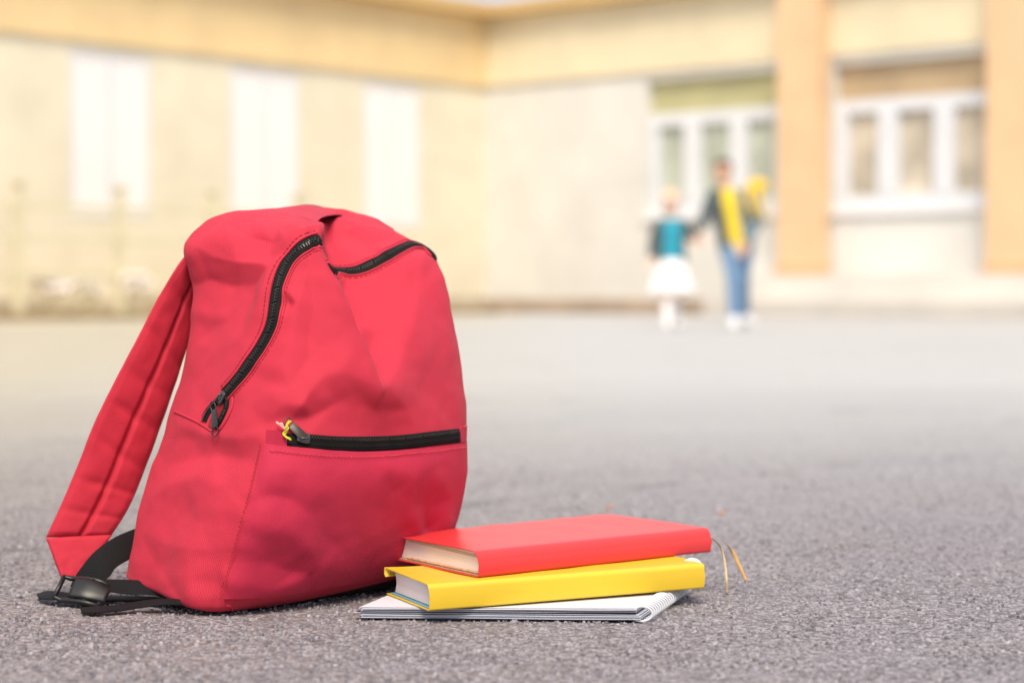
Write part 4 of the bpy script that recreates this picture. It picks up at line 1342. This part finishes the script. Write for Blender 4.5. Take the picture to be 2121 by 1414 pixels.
o = mb.build('buckle_tongue', M_BUCK, buckle); o.modifiers.new("t", 'SOLIDIFY').thickness = .003
# ------------------------------------------------------------------ the two books and the spiral notebook
def on_z(px, py, z):
    p = on_ground(px, py); k = (CAM_H - z) / CAM_H
    return Vector((p.x * k, p.y * k, z))
def paper_mat(name, col, rough=.55, var=.05, crinkle=.0012, cs=14, **kw):
    t = NT(name)
    c = t.ramp(t.noise(7, 4, .6), [(.3, tuple(x * (1 - var) for x in col)), (.7, tuple(min(.95, x * (1 + var)) for x in col))])
    nm = t.bump(t.noise(cs, 3, .5), .35, crinkle, t.bump(t.noise(700, 2, .5), .15, .0002))
    return t.done(c, rough, nm, **kw)
M_REDC = paper_mat("red_cover_paper", (.66, .040, .042), .33)
M_YELC = paper_mat("yellow_cover_paper", (.70, .475, .028), .38)
M_BLUEP = paper_mat("blue_endpaper", (.16, .38, .54), .6)
M_TANP = paper_mat("tan_endpaper", (.62, .42, .27), .7, .15, .0016, 160)
def pages_mat(name, col, H, n_sheets=70):
    """Cut page edges: fine uneven lines running along the block (local height in UV v)."""
    t = NT(name)
    uv = t.tc('UV')
    mp = t.new("ShaderNodeMapping"); t.l.new(uv, mp.inputs[0]); mp.inputs['Scale'].default_value = (6, 900, 1)
    n = t.noise(1.0, 3, .6, mp.outputs[0])
    c = t.ramp(n, [(.26, tuple(x * .74 for x in col)), (.44, tuple(x * .95 for x in col)), (.7, col)])
    blot = t.noise(30, 4, .6)
    c = t.mix(t.math('MULTIPLY', blot, .22), c, tuple(x * .8 for x in col))
    return t.done(c, .8, t.bump(n, .6, .0005))
M_PAGE = pages_mat("cream_pages", (.90, .82, .78), .025)
M_PAGE2 = pages_mat("greyish_pages", (.84, .78, .76), .025)

def book(name, label, A, B, width, H, r_top, r_bot, m_cover, m_lin, m_pages, cover_over=.006, sag=.0, lin_over=.003, curl=0.0, tilt=0.0, back_drop=0.0):
    X = (B - A); L = X.length; X.normalize()
    Wd = Vector((-X.y, X.x, 0)).normalized()
    Hd = X.cross(Wd).normalized()
    e = thing(name, label, 'book', tuple(A))
    def P(l, w, h):
        return A + X * l + Wd * w + Hd * h
    def section(H0, H1, ins, rt, rb, wend, n_arc=8):
        """C-shaped path: bottom fore edge -> spine -> top fore edge."""
        pts = [(wend - k * (wend - rb - ins) / 10, H0 + ins) for k in range(11)]
        for k in range(1, n_arc + 1):
            q = math.pi / 2 * k / n_arc
            pts.append((ins + rb - rb * math.sin(q), H0 + ins + rb - rb * math.cos(q)))
        pts.append((ins - .0009, (H0 + H1) / 2))
        for k in range(n_arc + 1):
            q = math.pi / 2 * k / n_arc
            pts.append((ins + rt - rt * math.cos(q), H1 - ins - rt + rt * math.sin(q)))
        pts += [(ins + rt + k * (wend - rt - ins) / 14, H1 - ins) for k in range(1, 15)]
        return pts
    def shell(nm, ins, thick, l0, l1, mat, parent, wavy=0.0, curl_=0.0, wend=None, nl=40):
        o_ = section(0, H, ins, r_top, r_bot, wend or width); i_ = section(0, H, ins + thick, max(r_top - thick, .0008), max(r_bot - thick, .0008), wend or width)
        rows, uvs = [], []
        for k in range(nl):
            f = k / (nl - 1)
            end = min(f, 1 - f)
            def place(w, h, top):
                l = l0 + (l1 - l0) * f
                g = w / width
                z = h
                if top:
                    z += wavy * mnoise.noise(Vector((f * 7, g * 2, 4.1 + ins * 100))) * g
                    z -= back_drop * g * g
                    if curl_: z += curl_ * g * g * max(0, 1 - f / .25) ** 2
                # torn, slightly wavy paper ends
                if k == nl - 1: l += .0022 * mnoise.noise(Vector((g * 9, h * 120, 2.2 + ins * 100)))
                if k == 0: l += .0012 * mnoise.noise(Vector((g * 7, h * 120, 8.2 + ins * 100)))
                return P(l, w, z)
            mid = H / 2
            ring = [place(w, h, h > mid) for w, h in o_] + [place(w, h, h > mid) for w, h in i_[::-1]]
            ring.append(ring[0].copy())
            rows.append(ring)
        mb = MB(); mb.grid(rows)
        m_ = len(rows[0])
        n_o = len(o_)
        for base_ in (0, (nl - 1) * m_):
            for k in range(n_o - 1):
                mb.f.append((base_ + k, base_ + k + 1, base_ + 2 * n_o - 2 - k, base_ + 2 * n_o - 1 - k))
        o = mb.build(nm, mat, parent)
        bm = bmesh.new(); bm.from_mesh(o.data); bmesh.ops.remove_doubles(bm, verts=bm.verts, dist=.00001); bmesh.ops.recalc_face_normals(bm, faces=bm.faces)
        for ed in bm.edges:
            if len(ed.link_faces) == 2 and ed.calc_face_angle(0) > R(50): ed.smooth = False
        bm.to_mesh(o.data); bm.free()
        return o
    cover = shell('cover', 0, .0007, 0, L, m_cover, e, .0018, curl)
    shell('endpaper', .0010, .0008, lin_over, L - lin_over, m_lin, e, .0010, 0, width - .004)
    # page block with a rounded spine and hollow fore edge
    rows, uvs = [], []
    sec = []
    t0 = .0026
    for k in range(13):
        h = t0 + (H - 2 * t0) * k / 12
        q = (k / 12 - .5) * 2
        rr = max(r_top, .004)
        w_front = .0024 + (max(0, (h - (H - rr)) / rr) ** 2) * rr * .8
        sec.append((w_front, h))
    back = [(width - .007 - .004 * (1 - ((k / 12 - .5) * 2) ** 2), t0 + (H - 2 * t0) * k / 12) for k in range(12, -1, -1)]
    loop = sec + back
    ls = [cover_over, cover_over + .0006, L * .5, L - cover_over - .0006, L - cover_over]
    for i, l in enumerate(ls):
        rows.append([P(l, w, h - (back_drop * (w / width) ** 2 * (h / H))) for w, h in loop]); uvs.append([(w + l, h) for w, h in loop])
    mb = MB(); mb.grid(rows, closed_u=True, uv=uvs)
    n_ = len(loop)
    for base_ in (0, (len(ls) - 1) * n_):
        for k in range(12):
            a, b = base_ + k, base_ + k + 1
            c, d = base_ + n_ - 2 - k, base_ + n_ - 1 - k
            mb.f.append((a, b, c, d))
    o = mb.build('page_block', m_pages, e)
    bm = bmesh.new(); bm.from_mesh(o.data); bmesh.ops.recalc_face_normals(bm, faces=bm.faces)
    for ed in bm.edges:
        if len(ed.link_faces) == 2 and ed.calc_face_angle(0) > R(50): ed.smooth = False
    bm.to_mesh(o.data); bm.free()
    return e, P, L, cover

# notebook lying on the asphalt
NB_A, NB_B = on_z(746, 1281, .0005), on_z(1330, 1286, .0005)
nbX = (NB_B - NB_A); nbL = nbX.length; nbX.normalize()
nbD = Vector((.29, .957, 0)).normalized() * .205
nb = thing('spiral_notebook', 'white spiral notebook lying on the asphalt under the two books', 'notebook', tuple(NB_A))
M_SHEET = paper_mat("white_sheets", (.62, .63, .69), .6, .03)
M_NAVY = paper_mat("navy_divider", (.035, .045, .12), .5)
def lined_mat():
    t = NT("ruled_sheet")
    uv = t.tc('UV')
    sep = t.new("ShaderNodeSeparateXYZ"); t.l.new(uv, sep.inputs[0])
    fr = t.math('FRACT', t.math('MULTIPLY', sep.outputs[1], 1 / .008))
    ln = t.ramp(fr, [(.0, 1.0), (.05, 1.0), (.09, 0.0)])
    c = t.mix(t.math('MULTIPLY', ln, .45), (.63, .64, .70), (.36, .41, .62))
    return t.done(c, .6)
def stack(name, z0, z1, l0, l1, mat, n_lay, jit, lift_r=0.0, d0=0.0, d1=1.0):
    mb = MB()
    for k in range(n_lay):
        a = z0 + (z1 - z0) * k / n_lay; b = z0 + (z1 - z0) * (k + .86) / n_lay
        ja, jb = RNG.normal() * jit, RNG.normal() * jit
        for side in (0,):
            rows = []
            for f in np.linspace(0, 1, 14):
                lz = lift_r * f ** 2 + .0005 * mnoise.noise(Vector((f * 3, k, z0 * 900)))
                l = l0 + (l1 - l0) * f
                p0 = NB_A + nbX * (l + ja * (1 - f)) + nbD * d0 + Vector((0, jb, 0)); p1 = NB_A + nbX * (l + ja * (1 - f)) + nbD * d1
                rows.append([p0 + Vector((0, 0, a + lz)), p0 + Vector((0, 0, b + lz)), p1 + Vector((0, 0, b + lz * .6)), p1 + Vector((0, 0, a + lz * .6)), p0 + Vector((0, 0, a + lz))])
            b0 = len(mb.v); mb.grid(rows)
            mb.f.append((b0, b0 + 1, b0 + 2, b0 + 3)); mb.f.append((b0 + 13 * 5 + 3, b0 + 13 * 5 + 2, b0 + 13 * 5 + 1, b0 + 13 * 5))
    o = mb.build(name, mat, nb, False)
    bm = bmesh.new(); bm.from_mesh(o.data); bmesh.ops.recalc_face_normals(bm, faces=bm.faces); bm.to_mesh(o.data); bm.free()
    return o
stack('back_cover', .0004, .0012, .002, nbL, M_NAVY, 1, .0)
stack('lower_pages', .0014, .0050, .001, nbL - .002, M_SHEET, 7, .0011)
stack('divider', .0053, .0059, -.004, nbL - .003, M_NAVY, 1, 0, -.0004)
stack('loose_sheets', .0061, .0068, -.006, nbL - .003, M_SHEET, 1, .0005, -.0002)
stack('divider', .0071, .0076, -.004, nbL - .006, M_NAVY, 1, 0, .0006)
stack('upper_pages', .0082, .0112, -.001, nbL - .006, M_SHEET, 5, .0016, .0010)
mb = MB()
rows_, uvs_ = [], []
for f in np.linspace(0, 1, 20):
    l = nbL * f - .001 * (1 - f)
    z = .0118 + .0010 * f ** 2
    rows_.append([NB_A + nbX * (l - .006 * f) + nbD * d + Vector((0, -.0004, z)) for d in np.linspace(0, 1, 8)]); uvs_.append([(l, d * .205) for d in np.linspace(0, 1, 8)])
mb.grid(rows_, uv=uvs_, flip=True)
top_sheet = mb.build('top_sheet', lined_mat(), nb)
# wire coil: each turn a ring of its own
M_COIL = simple("white_coil", (.60, .62, .67), .35, .05, 60, Coat_Weight=.2)
ring_me = None
n_turn = 23
for k in range(n_turn):
    c = NB_B + nbD * (.012 + k / (n_turn - 1) * .965) + nbX * (-.0005) + Vector((0, 0, .0072))
    if ring_me is None:
        mb = MB()
        dd = nbD.normalized()
        pts = [Vector((0, 0, 0)) + nbX * (.0105 * math.cos(q)) + Vector((0, 0, 1)) * (.0072 * math.sin(q)) + dd * .0022 * (q / 6.283 - .5) for q in np.linspace(-2.6, 2.6, 26)]
        mb.tube(pts, .00125, 7)
        ring_me = mb.mesh('coil_ring'); ring_me.materials.append(M_COIL)
        ring_me.polygons.foreach_set("use_smooth", [True] * len(ring_me.polygons))
    o = bpy.data.objects.new('coil_ring', ring_me); COL.objects.link(o)
    o.parent = nb; o.location = c - NB_A

# yellow book
YA, YB = on_z(889, 1265, .0133), on_z(1459, 1218, .0168)
ybook, YP_, YL, ycov = book('yellow_book', 'thick book in yellow paper cover with blue endpapers, between notebook and red book', YA, YB, .122, .0262, .0055, .0022, M_YELC, M_BLUEP, M_PAGE2, cover_over=.0075, curl=.0015)
# turned-in corner of its loose paper cover at the far left
def flap(P, H, width, mat, parent, l0=-.0015, drop=.004, lift=.0015):
    mb = MB(); rows = []
    for f in np.linspace(0, 1, 9):
        l = l0 + .050 * f
        q = [(width - .001, H + lift * max(0, 1 - f) ** 2), (width + .0006, H - .0006), (width + .0008, H - .0035), (width + .0002, H - .0035 - drop * (1 - f * .5) * .6), (width - .003, H - .0035 - drop * (1 - f * .5))]
        rows.append([P(l, w, h) for w, h in q])
    mb.grid(rows)
    o = mb.build('cover_flap', mat, parent); o.modifiers.new("t", 'SOLIDIFY').thickness = .0006
flap(YP_, .0262, .122, M_YELC, ybook)
mb = MB()
mb.tube(catmull([YP_(YL - .006, .030, .0215), YP_(YL + .002, .030, .0235), YP_(YL + .0085, .030, .0205), YP_(YL + .0095, .030, .0140), YP_(YL + .004, .030, .010)], 6), .0050, 12)
mb.build('clear_cover_end', simple("milky_plastic", (.78, .81, .86), .25, .05, 60), ybook)

# red book
RA, RB = on_z(991, 1196, .0408), on_z(1473, 1143, .0440)
rbook, RP_, RL, rcov = book('red_book', 'book in red paper cover with two ribbon bookmarks, topmost of the stack', RA, RB, .182, .0262, .0110, .0030, M_REDC, M_TANP, M_PAGE, cover_over=.0065, back_drop=.001)
flap(RP_, .0248, .182, M_REDC, rbook, .0005, .002, 0)
# crumpled tan sheet between the pages and the lower board
mb = MB(); rows_ = []
for f in np.linspace(0, 1, 60):
    w = .005 + .140 * f
    j = .0012 * mnoise.noise(Vector((f * 22, 0, 3)))
    rows_.append([RP_(.0045 + j * .8, w, .0026 + j * .4), RP_(.0038 + j, w, .0042 + j * .7), RP_(.0048 + j * .6, w, .0052 + j * .7), RP_(.02, w, .0050)])
mb.grid(rows_); mb.build('crumpled_sheet', M_TANP, rbook)
for h, c_ in ((.0205, .0002), (.0188, .0001)):
    mb = MB(); rows_ = []
    for f in np.linspace(0, 1, 30):
        w = .012 + .132 * f
        rows_.append([RP_(.0058, w, h + .0022 * f + c_), RP_(.0058, w, h + .0005 + .0022 * f + c_), RP_(.02, w, h + .0005 + .0022 * f)])
    mb.grid(rows_); mb.build('loose_page', M_TANP, rbook)
# ribbons hanging from the far end of the spine
def ribbon_mark(pts, widths, mat, twist):
    c = catmull(pts, 8); rows = []
    for i, p in enumerate(c):
        f = i / (len(c) - 1)
        w = np.interp(f, np.linspace(0, 1, len(widths)), widths)
        t = Vector(c[min(i + 1, len(c) - 1)] - c[max(i - 1, 0)]).normalized()
        ang = np.interp(f, np.linspace(0, 1, len(twist)), twist)
        s_ = Vector((math.cos(ang), -math.sin(ang), .25 * math.cos(ang))); s_ = (s_ - t * s_.dot(t)).normalized()
        rows.append([Vector(p) - s_ * w / 2, Vector(p), Vector(p) + s_ * w / 2])
    mb = MB(); mb.grid(rows); o = mb.build('ribbon_bookmark', mat, rbook); o.modifiers.new("t", 'SOLIDIFY').thickness = .0003
M_RIB1 = simple("pale_tan_ribbon", (.56, .42, .26), .6, .12, 300)
M_RIB2 = simple("amber_ribbon", (.44, .26, .10), .5, .15, 300)
y0 = RP_(RL, .012, .016).y
ribbon_mark([RP_(RL - .012, .024, .017), RP_(RL + .0005, .009, .0165), at(1490, 1128, y0 + .012), at(1500, 1158, y0 + .006), at(1504, 1192, 2.150), at(1506, 1229, 2.150)], (.0030, .0026, .0024, .0028, .0030), M_RIB1, (1.3, 1.1, .5, .2))
ribbon_mark([RP_(RL - .012, .022, .017), RP_(RL + .0005, .008, .0168), at(1498, 1122, y0 + .012), at(1516, 1140, y0 + .008), at(1530, 1168, 2.165), at(1546, 1203, 2.155)], (.003, .0028, .0024, .0024, .0048, .0044, .0036), M_RIB2, (1.5, 1.5, 1.3, .3, .1))
